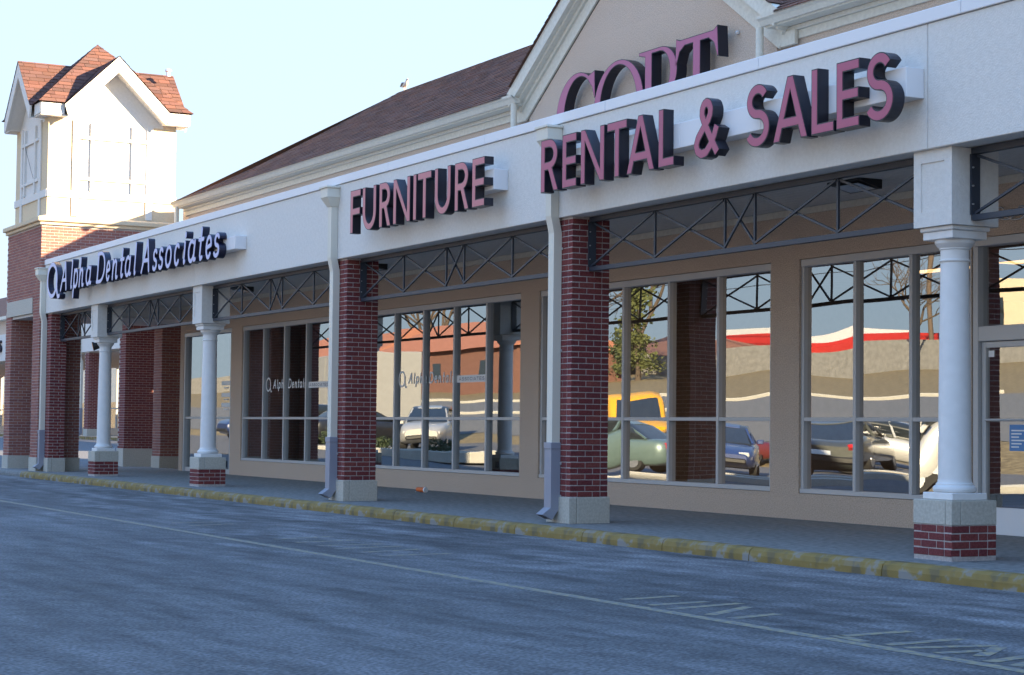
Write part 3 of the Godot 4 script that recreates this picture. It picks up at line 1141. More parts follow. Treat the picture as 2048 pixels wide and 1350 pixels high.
# ------------------------------------------------------------------ open trusses between the posts
func make_trusses() -> void:
	var spans := [[-43.16, -39.92, "short dark steel truss between the tower pier and the first white column", 2], [-39.40, -33.235, "dark steel lattice truss under the dental sign between two white columns", 4], [-32.72, -26.635, "dark steel lattice truss between white column and brick pier, over dark dental windows", 4], [-26.105, -19.93, "dark steel lattice truss spanning between the two brick piers", 4], [-19.40, -13.33, "dark steel lattice truss under the rental and sales letters", 4], [-12.81, -6.66, "dark steel lattice truss over the shop entrance", 4]]
	for q in spans:
		var a: float = q[0]
		var d: float = q[1]
		var t := thing("truss", q[2], "truss", Vector3((a + d) / 2, 2.945, -0.30), "steel trusses of the arcade")
		var h := (d - a) / 2
		var y0 := 0.0
		var y1 := YB - 2.945 - 0.002
		var b := MB.new()
		b.box(-h, y1 - 0.055, -0.035, h, y1, 0.035)
		part(t, "top_chord", b, M.dark_steel)
		b = MB.new()
		b.box(-h, y0, -0.035, h, y0 + 0.05, 0.035)
		part(t, "bottom_chord", b, M.dark_steel)
		for s: float in [-1.0, 1.0]:
			b = MB.new()
			b.box(minf(s * h, s * (h - 0.018)), y0 + 0.0505, -0.05, maxf(s * h, s * (h - 0.018)), y1 - 0.0555, 0.05)
			part(t, "end_plate", b, M.dark_steel)
			for y in [0.14, 0.30, 0.46]:
				b = MB.new()
				b.tube([Vector3(s * (h - 0.018), y, 0.035), Vector3(s * (h - 0.032), y, 0.035)], [0.008, 0.008], 6)
				part(t, "bolt", b, M.steel_bolt)
		var nodes := [-h + 0.02, -1.64, -0.27, 0.27, 1.64, h - 0.02]
		if h < 2.0:
			nodes = [-h + 0.02, -0.25, 0.25, h - 0.02]
		for k in nodes.size():
			if k > 0 and k < nodes.size() - 1:
				b = MB.new()
				b.bar(Vector3(nodes[k], y0 + 0.051, 0), Vector3(nodes[k], y1 - 0.056, 0), 0.024, 0.024, Vector3.RIGHT)
				part(t, "upright", b, M.dark_steel)
		for k in nodes.size() - 1:
			var xa: float = nodes[k] + 0.012
			var xb: float = nodes[k + 1] - 0.012
			b = MB.new()
			b.bar(Vector3(xa, y0 + 0.062, 0.013), Vector3(xb, y1 - 0.067, 0.013), 0.022, 0.022, Vector3(0, 0, 1))
			part(t, "diagonal", b, M.dark_steel)
			b = MB.new()
			b.bar(Vector3(xa, y1 - 0.067, -0.013), Vector3(xb, y0 + 0.062, -0.013), 0.022, 0.022, Vector3(0, 0, 1))
			part(t, "diagonal", b, M.dark_steel)

# ------------------------------------------------------------------ downspouts
func make_downspouts() -> void:
	var spots := [[-19.72, 4.66, "cream downspout with a leader head behind the first letter of the rental sign"], [-26.45, 4.66, "cream downspout with a leader head just left of the furniture sign"], [-43.57, 4.62, "cream downspout with a leader head at the tower end of the canopy"]]
	for q in spots:
		downspout(Vector3(q[0], 0, 0), q[1], q[2], self)

func downspout(at: Vector3, top: float, label: String, parent: Node) -> void:
	var t: Node3D
	if parent == self:
		t = thing("downspout", label, "downspout", at, "downspouts along the arcade")
	else:
		t = group_node(parent, "downspout", at)
	var w := 0.066
	var b := MB.new()   # leader head: a box that tapers to the pipe
	var y := top
	b.cbox(-0.155, y - 0.03, 0.001, 0.155, y, 0.225, 0.004)
	var y1 := y - 0.03
	b.cbox(-0.135, y - 0.17, 0.002, 0.135, y1 - 0.0005, 0.205, 0.004)
	var y2 := y - 0.1705
	b.hexa([Vector3(-w - 0.01, y - 0.30, 0.002), Vector3(w + 0.01, y - 0.30, 0.002), Vector3(0.13, y2, 0.002), Vector3(-0.13, y2, 0.002), Vector3(-w - 0.01, y - 0.30, 0.12), Vector3(w + 0.01, y - 0.30, 0.12), Vector3(0.13, y2, 0.2), Vector3(-0.13, y2, 0.2)])
	part(t, "leader_head", b, M.downspout_cream)
	b = MB.new()   # pipe: down the fascia, a set-back under it, down the pier
	var path := [[y - 0.3005, 0.004, 0.108], [3.60, 0.004, 0.108], [3.40, -0.042, 0.064], [0.90, -0.042, 0.064]]
	for i in 3:
		var a: Array = path[i]
		var d: Array = path[i + 1]
		b.hexa([Vector3(-w, d[0], d[1]), Vector3(w, d[0], d[1]), Vector3(w, a[0], a[1]), Vector3(-w, a[0], a[1]), Vector3(-w, d[0], d[2]), Vector3(w, d[0], d[2]), Vector3(w, a[0], a[2]), Vector3(-w, a[0], a[2])])
	part(t, "pipe", b, M.downspout_cream)
	b = MB.new()   # heavier boot with a collar and a kick-out
	var v := 0.082
	b.cbox(-v - 0.006, 0.865, -0.043, v + 0.006, 0.94, 0.088, 0.004)
	b.box(-v, 0.18, -0.043, v, 0.8645, 0.08)
	var low := [Vector3(-v, 0.04, 0.06), Vector3(v, 0.04, 0.06), Vector3(v, 0.10, 0.19), Vector3(-v, 0.10, 0.19)]
	var high := [Vector3(-v, 0.1795, -0.043), Vector3(v, 0.1795, -0.043), Vector3(v, 0.1795, 0.08), Vector3(-v, 0.1795, 0.08)]
	for k in 4:   # the kick-out is open at its mouth
		var e := (k + 1) % 4
		b.quad(low[e], low[k], high[k], high[e])
	part(t, "boot", b, M.downspout_grey)
	for yy in [0.30, 0.68, 2.0, 3.2]:
		b = MB.new()
		var e := v if yy < 0.9 else w
		b.cbox(e + 0.001, yy, -0.043, e + 0.03, yy + 0.03, -0.03, 0.002)
		b.cbox(-e - 0.03, yy, -0.043, -e - 0.001, yy + 0.03, -0.03, 0.002)
		part(t, "strap", b, M.steel_bolt)

# ------------------------------------------------------------------ lettering drawn as strokes
func arc(cx: float, cy: float, rx: float, ry: float, a0: float, a1: float, n := 14) -> Array:
	var out := []
	for k in n + 1:
		var a := deg_to_rad(lerpf(a0, a1, float(k) / n))
		out.append([cx + rx * cos(a), cy + ry * sin(a)])
	return out

func glyph(ch: String) -> Array:   # centre lines in a unit box, y up
	match ch:
		"F": return [[[0, 0], [0, 1]], [[0, 1], [1, 1]], [[0, .50], [.92, .50]]]
		"E": return [[[0, 0], [0, 1]], [[0, 1], [1, 1]], [[0, .50], [.95, .50]], [[0, 0], [1, 0]]]
		"U": return [[[0, 1]] + arc(.5, .40, .5, .40, 180, 360, 18) + [[1, 1]]]
		"R": return [[[0, 0], [0, 1]], [[0, 1], [.45, 1]] + arc(.45, .745, .5, .255, 90, -90, 14) + [[0, .49]]]
		"N": return [[[0, 0], [0, 1]], [[1, 0], [1, 1]]]
		"I": return [[[.5, 0], [.5, 1]]]
		"T": return [[[0, 1], [1, 1]], [[.5, 1], [.5, 0]]]
		"L": return [[[0, 1], [0, 0]], [[0, 0], [1, 0]]]
		"A": return [[[.18, .24], [.82, .24]]]
		"S": return [arc(.52, .765, .42, .235, 28, 262, 16) + arc(.5, .265, .5, .265, 78, -152, 18)]
		"&": return [[[.98, -.02], [.74, .22], [.40, .58], [.27, .76], [.28, .88], [.36, .97], [.48, 1], [.60, .96], [.67, .86], [.65, .75], [.55, .64], [.30, .48], [.08, .32], [0, .19], [.06, .07], [.24, 0], [.46, .02], [.66, .14], [.84, .32], [.96, .50]]]
		"a": return [arc(.40, .31, .36, .31, 55, 335, 16), [[.80, .60], [.74, .14], [.80, .02], [.95, .04]]]
		"l": return [[[.5, 1], [.42, .12], [.5, 0], [.7, .04]]]
		"p": return [[[.22, .64], [.14, -.34]], arc(.52, .32, .36, .31, 150, -160, 18)]
		"h": return [[[.15, 1], [.12, 0]], [[.13, .36], [.28, .54], [.50, .62], [.68, .52], [.68, .1], [.76, 0], [.92, .03]]]
		"D": return [[[.12, 1], [.08, 0]], [[0, .99], [.40, 1]] + arc(.40, .5, .55, .5, 90, -90, 16) + [[0, .01]]]
		"e": return [[[.12, .30], [.78, .36]] + arc(.44, .31, .36, .31, 12, 318, 18)]
		"n": return [[[.12, .64], [.10, 0]], [[.12, .36], [.28, .54], [.50, .62], [.70, .52], [.70, .1], [.78, 0], [.94, .03]]]
		"t": return [[[.46, .92], [.36, .12], [.48, 0], [.74, .05]], [[.08, .60], [.84, .60]]]
		"s": return [arc(.47, .465, .30, .155, 30, 262, 10) + arc(.44, .155, .36, .155, 78, -150, 12)]
		"o": return [arc(.45, .31, .38, .31, 0, 360, 20)]
		"c": return [arc(.45, .31, .36, .31, 48, 318, 16)]
		"i": return [[[.5, .62], [.42, .1], [.5, 0], [.7, .04]], [[.56, .82], [.56, .90]]]
		"O": return [arc(.44, .5, .40, .5, 0, 360, 26)]
		"a_mark": return [arc(.42, .54, .38, .46, 0, 360, 26), [[.76, .72], [.80, .22], [.88, .03], [1.0, .05]]]
		"A_italic": return [[[0, 0], [.55, 1]], [[.55, 1], [.86, 0]], [[.2, .36], [.75, .36]]]
		"C": return [arc(.5, .5, .5, .5, 45, 315, 18)]
	return []

func glyph_solids(ch: String) -> Array:   # slanting strokes cut square with the base line, as fractions of box and stroke
	match ch:
		"N": return ["diag"]
		"A": return ["legs"]
		"R": return ["leg"]
	return []

# Outline of a letter in centimetres: {outers, holes}. w, h: size in metres; hw: half a stroke.
func letter_outline(ch: String, w: float, h: float, hw: float, slant := 0.0, round_ends := false) -> Dictionary:
	var polys := []
	for line in glyph(ch):
		var pts := PackedVector2Array()
		for p in line:
			var y: float = (hw + p[1] * (h - 2 * hw)) * 100.0
			pts.append(Vector2((hw + p[0] * (w - 2 * hw)) * 100.0 + y * slant, y))
		if pts.size() > 4 and pts[0].distance_to(pts[-1]) < 0.01:
			pts.remove_at(pts.size() - 1)
			polys.append(Geometry2D.offset_polyline(pts, hw * 100.0, Geometry2D.JOIN_ROUND, Geometry2D.END_JOINED))
		else:
			polys.append(Geometry2D.offset_polyline(pts, hw * 100.0, Geometry2D.JOIN_ROUND if pts.size() > 3 else Geometry2D.JOIN_MITER, Geometry2D.END_ROUND if round_ends else (Geometry2D.END_BUTT if ch in ["S", "&"] else Geometry2D.END_SQUARE)))
	for q in glyph_solids(ch):
		var s := hw * 2.0
		if q == "diag":
			polys.append([PackedVector2Array([Vector2(0, h) * 100, Vector2(w - s * 1.05, 0) * 100, Vector2(w, 0) * 100, Vector2(s * 1.05, h) * 100])])
		elif q == "legs":
			polys.append([PackedVector2Array([Vector2(0, 0) * 100, Vector2(s * 1.08, 0) * 100, Vector2(w / 2 + s * 0.5, h) * 100, Vector2(w / 2 - s * 0.5, h) * 100])])
			polys.append([PackedVector2Array([Vector2(w - s * 1.08, 0) * 100, Vector2(w, 0) * 100, Vector2(w / 2 + s * 0.5, h) * 100, Vector2(w / 2 - s * 0.5, h) * 100])])
		elif q == "leg":
			polys.append([PackedVector2Array([Vector2(w * .36, h * .52) * 100, Vector2(w - s * 1.12, 0) * 100, Vector2(w, 0) * 100, Vector2(w * .36 + s * 1.05, h * .52) * 100])])
	return union_of(polys)

func union_of(polys: Array) -> Dictionary:
	var outers := []
	var holes := []
	for set_ in polys:
		if set_.size() == 1 and Geometry2D.is_polygon_clockwise(set_[0]):
			set_ = [set_[0].duplicate()]
			set_[0].reverse()
		var outs := []
		var fresh := []
		for p in set_:
			if Geometry2D.is_polygon_clockwise(p):
				fresh.append(p)
			else:
				outs.append(p)
		for p in outs:
			var clipped := []
			for hl in holes:
				var r: PackedVector2Array = hl.duplicate()
				r.reverse()
				for c in Geometry2D.clip_polygons(r, p):
					if not Geometry2D.is_polygon_clockwise(c):
						c.reverse()
						clipped.append(c)
			holes = clipped
			var cur: PackedVector2Array = p
			var keep := []
			for o in outers:
				var os := []
				var hs := []
				for q in Geometry2D.merge_polygons(cur, o):
					if Geometry2D.is_polygon_clockwise(q):
						hs.append(q)
					else:
						os.append(q)
				if os.size() == 1:
					cur = os[0]
					holes += hs
				else:
					keep.append(o)
			outers = keep + [cur]
		holes += fresh
	return {"outers": outers, "holes": holes}

func crosses(a: Vector2, b: Vector2, rings: Array) -> bool:
	for r in rings:
		for k in r.size():
			var c: Vector2 = r[k]
			var d: Vector2 = r[(k + 1) % r.size()]
			if c.is_equal_approx(a) or d.is_equal_approx(a) or c.is_equal_approx(b) or d.is_equal_approx(b):
				continue
			if Geometry2D.segment_intersects_segment(a, b, c, d) != null:
				return true
	return false

func area(p: PackedVector2Array) -> float:
	var s := 0.0
	for k in p.size():
		s += p[k].cross(p[(k + 1) % p.size()])
	return absf(s) / 2.0

func thin_out(p: PackedVector2Array) -> PackedVector2Array:
	var out := PackedVector2Array()
	for q in p:
		if out.is_empty() or out[-1].distance_to(q) > 0.02:
			out.append(q)
	if out.size() > 2 and out[0].distance_to(out[-1]) <= 0.02:
		out.remove_at(out.size() - 1)
	return out

func extrude_outline(b: MB, shape: Dictionary, scale_: float, at: Vector3, z0: float, z1: float) -> void:
	var holes_left := []
	for hl in shape.holes:
		var q := thin_out(hl)
		if area(q) > 0.2 * 0.2 * (0.01 / scale_ if scale_ < 0.01 else 1.0):
			holes_left.append(q)
	for o in shape.outers:
		var ring := thin_out(o)
		var rings := [ring]
		var inner := []
		for hl in holes_left:
			if Geometry2D.is_point_in_polygon(hl[0], ring):
				inner.append(hl)
				rings.append(hl)
		# walls
		for r in rings:
			for k in r.size():
				var a: Vector2 = r[k] * scale_
				var d: Vector2 = r[(k + 1) % r.size()] * scale_
				b.quad(at + Vector3(a.x, a.y, z0), at + Vector3(d.x, d.y, z0), at + Vector3(d.x, d.y, z1), at + Vector3(a.x, a.y, z1))
		# holes are joined to the outline by slits, then the face is cut into triangles
		var whole := ring
		for hl in inner:
			var best := []
			for i in whole.size():
				for j in hl.size():
					best.append([whole[i].distance_squared_to(hl[j]), i, j])
			best.sort_custom(func(x, y): return x[0] < y[0])
			for e in best:
				if not crosses(whole[e[1]], hl[e[2]], rings):
					var made := PackedVector2Array()
					for k in e[1] + 1:
						made.append(whole[k])
					for k in hl.size() + 1:
						made.append(hl[(e[2] + k) % hl.size()])
					for k in range(e[1], whole.size()):
						made.append(whole[k])
					whole = made
					break
		var idx := Geometry2D.triangulate_polygon(whole)
		if idx.is_empty():
			print("no triangles for a letter of ", whole.size(), " points")
		for k in range(0, idx.size(), 3):
			var p: Vector2 = whole[idx[k]] * scale_
			var q: Vector2 = whole[idx[k + 1]] * scale_
			var r: Vector2 = whole[idx[k + 2]] * scale_
			if (q - p).cross(r - p) < 0:
				var sw := q
				q = r
				r = sw
			b.tri(at + Vector3(p.x, p.y, z1), at + Vector3(q.x, q.y, z1), at + Vector3(r.x, r.y, z1))
			b.tri(at + Vector3(p.x, p.y, z0), at + Vector3(r.x, r.y, z0), at + Vector3(q.x, q.y, z0))

func add_word(b: MB, ch: String, x0: float, x1: float, y: float, h: float, hw: float, z: float) -> void:
	var s := letter_outline("a_mark" if ch == "O" else ch, x1 - x0, h, hw, 0.0, true)
	extrude_outline(b, s, 0.01, Vector3(x0, y, 0), z - 0.001, z)

func add_run(b: MB, word: String, x0: float, x1: float, y: float, h: float, hw: float, z: float) -> void:
	var wide := {"l": 0.45, "i": 0.45, "A": 1.0, "D": 1.05, "t": 0.62, "s": 0.62, "I": 0.3}
	var total := 0.0
	for ch in word:
		total += wide.get(ch, 0.85)
	var x := x0
	for ch in word:
		var w: float = wide.get(ch, 0.85) / total * (x1 - x0)
		var upper: bool = word == word.to_upper()
		var s := letter_outline("A_italic" if ch == "A" and not upper else ch, w * 0.9, h, hw, 0.0 if upper else 0.16, true)
		extrude_outline(b, s, 0.01, Vector3(x, y, 0), z - 0.001, z)
		x += w

# ------------------------------------------------------------------ the channel letter signs
func channel_letter(sign_node: Node3D, ch: String, x: float, y: float, w: float, h: float, hw: float, z0: float, z1: float, side: Material, face: Material, slant := 0.0, round_ends := false) -> void:
	var b := MB.new()
	extrude_outline(b, letter_outline(ch, w, h, hw, slant, round_ends), 0.01, Vector3(x, y, 0), z0, z1)
	var o := part(sign_node, "letter", b, side)
	# translucent face set inside the dark trim
	var f := MB.new()
	var trim := 0.011 if h > 0.5 and not round_ends else 0.009
	var small := letter_outline(ch, w - 2 * trim, h - 2 * trim, hw - trim, slant, round_ends)
	extrude_outline(f, small, 0.01, Vector3(x + trim + slant * trim, y + trim, 0), z1 - 0.004, z1 + 0.003)
	part(o, "letter_face", f, face)

func raceway(sign_node: Node3D, x0: float, x1: float, y0: float, y1: float, joints: Array) -> void:
	var ends := [x0] + joints + [x1]
	for i in ends.size() - 1:
		var b := MB.new()
		b.cbox(ends[i] + 0.001, y0, 0.002, ends[i + 1] - 0.001, y1, 0.20, 0.004)
		part(sign_node, "raceway", b, M.sheet_white)

func make_signs() -> void:
	var y := 3.832
	var h := 0.612
	var t := thing("furniture_sign", "faded red channel letters reading FURNITURE on a white raceway", "sign")
	raceway(t, -25.0, -20.95, 4.04, 4.30, [])
	for q in [["F", -25.155, .365], ["U", -24.717, .47], ["R", -24.139, .375], ["N", -23.673, .54], ["I", -23.045, .12], ["T", -22.895, .415], ["U", -22.375, .47], ["R", -21.786, .395], ["E", -21.297, .34]]:
		channel_letter(t, q[0], q[1], y, q[2], h, 0.049, 0.201, 0.325, M.letter_return, M.face_furniture)
	t = thing("rental_sales_sign", "crimson channel letters reading RENTAL & SALES on a long white raceway", "sign")
	raceway(t, -19.3, -13.115, 4.03, 4.295, [-16.75, -15.30])
	for q in [["R", -19.516, .41], ["E", -19.008, .325], ["N", -18.587, .52], ["T", -18.009, .415], ["A", -17.595, .555], ["L", -16.958, .30], ["&", -16.289, .48], ["S", -15.385, .41], ["A", -14.915, .54], ["L", -14.317, .34], ["E", -13.941, .332], ["S", -13.535, .40]]:
		channel_letter(t, q[0], q[1], y, q[2], h, 0.049, 0.201, 0.325, M.letter_return, M.face_rental)
	t = thing("dental_sign", "slanted pale lilac letters with navy sides reading Alpha Dental Associates", "sign")
	raceway(t, -41.9, -30.32, 4.03, 4.25, [-37.9, -33.9])
	channel_letter(t, "a_mark", -42.20, 3.75, 1.15, 0.86, 0.052, 0.201, 0.325, M.navy_return, M.face_alpha, 0.0, true)
	for q in [["A_italic", -41.04, .60], ["l", -40.27, .24], ["p", -40.06, .46], ["h", -39.60, .46], ["a", -39.06, .48], ["D", -38.25, .64], ["e", -37.58, .37], ["n", -37.16, .46], ["t", -36.64, .36], ["a", -36.28, .47], ["l", -35.72, .24], ["A_italic", -35.20, .62], ["s", -34.52, .37], ["s", -34.16, .37], ["o", -33.76, .47], ["c", -33.25, .43], ["i", -32.76, .26], ["a", -32.46, .50], ["t", -31.93, .39], ["e", -31.52, .42], ["s", -31.11, .41]]:
		channel_letter(t, q[0], q[1], 3.908, q[2], 0.652, 0.043, 0.201, 0.325, M.navy_return, M.face_alpha, 0.17, true)
	make_serif_sign()

func ellipse(cx: float, cy: float, rx: float, ry: float, turn := 0.0, n := 44) -> PackedVector2Array:
	var out := PackedVector2Array()
	for k in n:
		var a := TAU * k / n
		out.append(Vector2(cx, cy) + Vector2(rx * cos(a), ry * sin(a)).rotated(turn))
	return out

func make_serif_sign() -> void:
	# four tall serif capitals standing on the canopy roof before the gable
	var t := thing("serif_sign", "tall magenta serif letters reading CORT in front of the stucco gable", "sign")
	var y := 5.035
	var h := 1.29 * 100.0
	# C: thick on the left, thin above and below, open on the right with a blade at the top
	# built from a band: outer ellipse arc and inner ellipse arc
	var cpoly := PackedVector2Array()
	for k in 41:
		var a := deg_to_rad(lerpf(38, 322, k / 40.0))
		cpoly.append(Vector2(64 + 64 * cos(a), h / 2 + h / 2 * sin(a)))
	for k in 41:
		var a := deg_to_rad(lerpf(318, 42, k / 40.0))
		cpoly.append(Vector2(70 + 46 * cos(a), h / 2 + (h / 2 - 7) * sin(a)))
	var blade := PackedVector2Array([Vector2(92, h - 10), Vector2(113.5, h - 4), Vector2(115, h - 44), Vector2(112, h - 44), Vector2(106, h - 28), Vector2(96, h - 18)])
	serif_letter(t, -24.965, y, union_of([[cpoly], [blade]]))
	# O
	var outer := ellipse(68, h / 2, 68, h / 2)
	var inn := ellipse(68, h / 2, 50, h / 2 - 7, 0.10)
	inn.reverse()
	serif_letter(t, -23.848, y, {"outers": [outer], "holes": [inn]})
	# R
	var stem := PackedVector2Array([Vector2(14, 0), Vector2(32, 0), Vector2(32, h), Vector2(14, h)])
	var serif := PackedVector2Array([Vector2(-2, h - 5), Vector2(16, h - 9), Vector2(34, h - 6), Vector2(40, h), Vector2(-2, h)])
	var foot := PackedVector2Array([Vector2(0, 0), Vector2(46, 0), Vector2(46, 5), Vector2(32, 9), Vector2(14, 9), Vector2(0, 5)])
	var bowl := PackedVector2Array([Vector2(30, h)])
	for k in 21:
		var a := deg_to_rad(lerpf(90, -90, k / 20.0))
		bowl.append(Vector2(54 + 42 * cos(a), h - 36 + 36 * sin(a)))
	bowl.append(Vector2(30, h - 72))
	bowl.append(Vector2(30, h - 66))
	for k in 21:
		var a := deg_to_rad(lerpf(-90, 90, k / 20.0))
		bowl.append(Vector2(52 + 26 * cos(a), h - 36 + 30 * sin(a)))
	bowl.append(Vector2(30, h - 6))
	var leg := PackedVector2Array([Vector2(44, h - 70), Vector2(86, 0), Vector2(112, 0), Vector2(64, h - 68)])
	serif_letter(t, -22.595, y, union_of([[stem], [serif], [foot], [bowl], [leg]]))
	# T
	var bar := PackedVector2Array([Vector2(2, h - 9), Vector2(96, h - 9), Vector2(97, h), Vector2(0, h)])
	var left := PackedVector2Array([Vector2(-1, h + 3), Vector2(-3, h - 34), Vector2(0, h - 34), Vector2(8, h - 16), Vector2(22, h - 8), Vector2(8, h)])
	var right := PackedVector2Array([Vector2(98, h + 5), Vector2(101, h - 36), Vector2(98, h - 36), Vector2(90, h - 17), Vector2(76, h - 8), Vector2(88, h)])
	right.reverse()
	var tst := PackedVector2Array([Vector2(40, 0), Vector2(58, 0), Vector2(58, h - 4), Vector2(40, h - 4)])
	serif_letter(t, -21.655, y, union_of([[bar], [left], [right], [tst]]))
	var b := MB.new()   # the rail that carries them
	b.box(-24.965, 4.82, -3.00, -20.657, 5.03, -2.92)
	for x in [-24.671, -23.398, -22.125, -20.951]:
		b.box(x - 0.03, 4.202, -2.99, x + 0.03, 4.8195, -2.93)
	part(t, "rail", b, M.dark_steel)

func serif_letter(t: Node3D, x: float, y: float, shape: Dictionary) -> void:
	for k in shape.outers.size():
		if Geometry2D.is_polygon_clockwise(shape.outers[k]):
			shape.outers[k].reverse()
	var b := MB.new()
	extrude_outline(b, shape, 0.01, Vector3(x, y, 0), -3.06, -2.903)
	var o := part(t, "letter", b, M.letter_return)
	var f := MB.new()
	var small := {"outers": [], "holes": []}
	for p in shape.outers:
		for q in Geometry2D.offset_polygon(p, -1.1):
			small.outers.append(q)
	for p in shape.holes:
		var r: PackedVector2Array = p.duplicate()
		r.reverse()
		for q in Geometry2D.offset_polygon(r, 1.1):
			q.reverse()
			small.holes.append(q)
	extrude_outline(f, small, 0.01, Vector3(x, y, 0), -2.91, -2.90)
	part(o, "letter_face", f, M.face_cort)

# ------------------------------------------------------------------ the corner tower
func make_tower() -> void:
	var cx := -45.275
	var cz := -1.55
	var t := thing("brick_tower", "square corner tower of red brick with a cream top and steep cross gables", "tower", Vector3(cx, 0, cz))
	var hx := 1.625
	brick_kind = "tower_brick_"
	var stuff := [[], [], [], []]
	# legs at the front, one at the back; local coordinates from here on
	for q in [[hx - 0.62, hx, 0.68, 1.65], [-hx, -hx + 0.55, 0.68, 1.65], [-1.27, -0.62, -2.55, -1.95]]:
		var b := MB.new()
		b.cbox(q[0] - 0.02, -0.14, q[2] - 0.02, q[1] + 0.02, 0.308, q[3] + 0.02, 0.006)
		part(t, "base_stone", b, M.cast_stone)
		b = MB.new()
		b.box(q[0] + 0.006, 0.308, q[2] + 0.006, q[1] - 0.006, 3.62, q[3] - 0.006)
		part(t, "mortar", b, M.mortar)
		var w: float = q[1] - q[0]
		var d: float = q[3] - q[2]
		lay_face(t, Vector3(q[0], 0.308, q[3]), 0.0, w, 49, 0, 0.10, false, stuff)
		lay_face(t, Vector3(q[1], 0.308, q[3]), PI / 2, d, 49, 1, 0.10, false, stuff)
		lay_face(t, Vector3(q[1], 0.308, q[2]), PI, w, 49, 0, 0.10, false, stuff)
		lay_face(t, Vector3(q[0], 0.308, q[2]), -PI / 2, d, 49, 1, 0.10, false, stuff)
	# brick body over the passage
	var yb := 0.308 + 49 * COURSE
	var b := MB.new()
	b.box(-hx + 0.006, 3.62, -2.55, hx - 0.006, 5.63, 1.65 - 0.006)
	part(t, "mortar", b, M.mortar)
	lay_face(t, Vector3(-hx, yb, 1.65), 0.0, 2 * hx, 29, 0, 0.10, false, stuff)
	# the sunlit side, laid brick by brick where it shows over the canopy
	lay_face(t, Vector3(hx, yb, 1.65), PI / 2, 4.2, 14, 1, 0.10, false, stuff)
	lay_face(t, Vector3(hx, yb + 14 * COURSE, 1.65), PI / 2, 2.9, 15, 1, 0.10, true, stuff)
	lay_face(t, Vector3(hx, yb + 14 * COURSE, 1.65 - 2.9), PI / 2, 1.3, 15, 1, 0.10, false, stuff)
	join_bricks(t, stuff)
	brick_kind = "brick_"
	b = MB.new()
	b.cbox(-hx + 0.14, 3.62, 1.62, hx - 0.64, 3.985, 1.672, 0.006)
	part(t, "lintel", b, M.cast_stone)
	b = MB.new()
	b.box(-hx + 0.01, 3.56, -2.54, hx - 0.01, 3.619, 1.62)
	part(t, "passage_soffit", b, M.soffit)
	# cornice
	b = MB.new()
	b.cbox(-hx - 0.05, 5.625, -2.6, hx + 0.05, 5.70, 1.70, 0.01)
	b.cbox(-hx - 0.11, 5.7005, -2.66, hx + 0.11, 5.80, 1.76, 0.015)
	b.hexa([Vector3(-hx - 0.10, 5.8005, -2.65), Vector3(hx + 0.10, 5.8005, -2.65), Vector3(1.5, 5.86, -1.55), Vector3(-1.5, 5.86, -1.55), Vector3(-hx - 0.10, 5.8005, 1.75), Vector3(hx + 0.10, 5.8005, 1.75), Vector3(1.5, 5.86, 1.53), Vector3(-1.5, 5.86, 1.53)])
	part(t, "cornice", b, M.cream_stucco)
	# cream storey
	var hc := 1.515
	b = MB.new()
	b.box(-hc, 5.805, -hc, hc, 8.25, hc)
	part(t, "cream_wall", b, M.cream_stucco)
	for k in 4:
		tower_face(t, k * PI / 2, hc)
	# eaves
	var he := 1.78
	for sx: float in [-1.0, 1.0]:
		for sz: float in [-1.0, 1.0]:
			b = MB.new()
			b.box(minf(sx * 1.14, sx * (he - 0.02)), 8.13, minf(sz * 1.14, sz * (he - 0.02)), maxf(sx * 1.14, sx * (he - 0.02)), 8.16, maxf(sz * 1.14, sz * (he - 0.02)))
			part(t, "eave_soffit", b, M.white_stucco)
	for k in 4:
		for s: float in [-1.0, 1.0]:
			b = MB.new()
			var x0 := 1.22
			b.cbox(minf(s * x0, s * (he - 0.021)), 8.161, he - 0.03, maxf(s * x0, s * (he - 0.021)), 8.415, he, 0.004)
			var o := part(t, "eave_board", b, M.white_stucco)
			o.rotation.y = k * PI / 2
	# roof: a pyramid with a gable growing out of each side
	var roof := group_node(t, "roof")
	var pit := 0.97
	var kk := sqrt(1 + pit * pit)
	for k in 4:
		var bs := Basis(Vector3.UP, k * PI / 2)
		var n0 := group_node(roof, "roof_slope")
		n0.rotation.y = k * PI / 2
		var col := Color(.155, .070, .052)
		shingles(n0, Vector3(0, 8.43, he + 0.05), Vector3.RIGHT, Vector3(0, pit / kk, -1 / kk), PackedVector2Array([Vector2(-he - 0.05, 0), Vector2(-1.24, 0), Vector2(0, 1.24 * kk), Vector2(1.24, 0), Vector2(he + 0.05, 0), Vector2(0, (he + 0.05) * kk)]), col)
		var g := 1.24
		var s := 0.985
		var ks := sqrt(1 + s * s)
		var zf := he + 0.12
		for sd: float in [-1.0, 1.0]:
			var up := Vector3(-sd / ks, s / ks, 0)
			var ll := g * ks
			# u runs so that u x up points outwards
			if sd > 0:
				shingles(n0, Vector3(g, 8.40, zf), Vector3(0, 0, -1), up, PackedVector2Array([Vector2(0, 0), Vector2(0.15, 0), Vector2(1.40, ll), Vector2(0, ll)]), col)
			else:
				shingles(n0, Vector3(-g, 8.40, zf), Vector3(0, 0, 1), up, PackedVector2Array([Vector2(0, 0), Vector2(0, ll), Vector2(-1.40, ll), Vector2(-0.15, 0)]), col)
			# rake board
			b = MB.new()
			var p1 := [Vector2(sd * g, 8.385), Vector2(sd * (g - 0.09), 8.10), Vector2(0, 9.24), Vector2(0, 9.605)]
			if sd > 0:
				p1.reverse()
			b.prism(p1, zf - 0.06, zf - 0.015)
			part(n0, "rake_board", b, M.white_stucco)
			# soffit between rake board and wall
			b = MB.new()
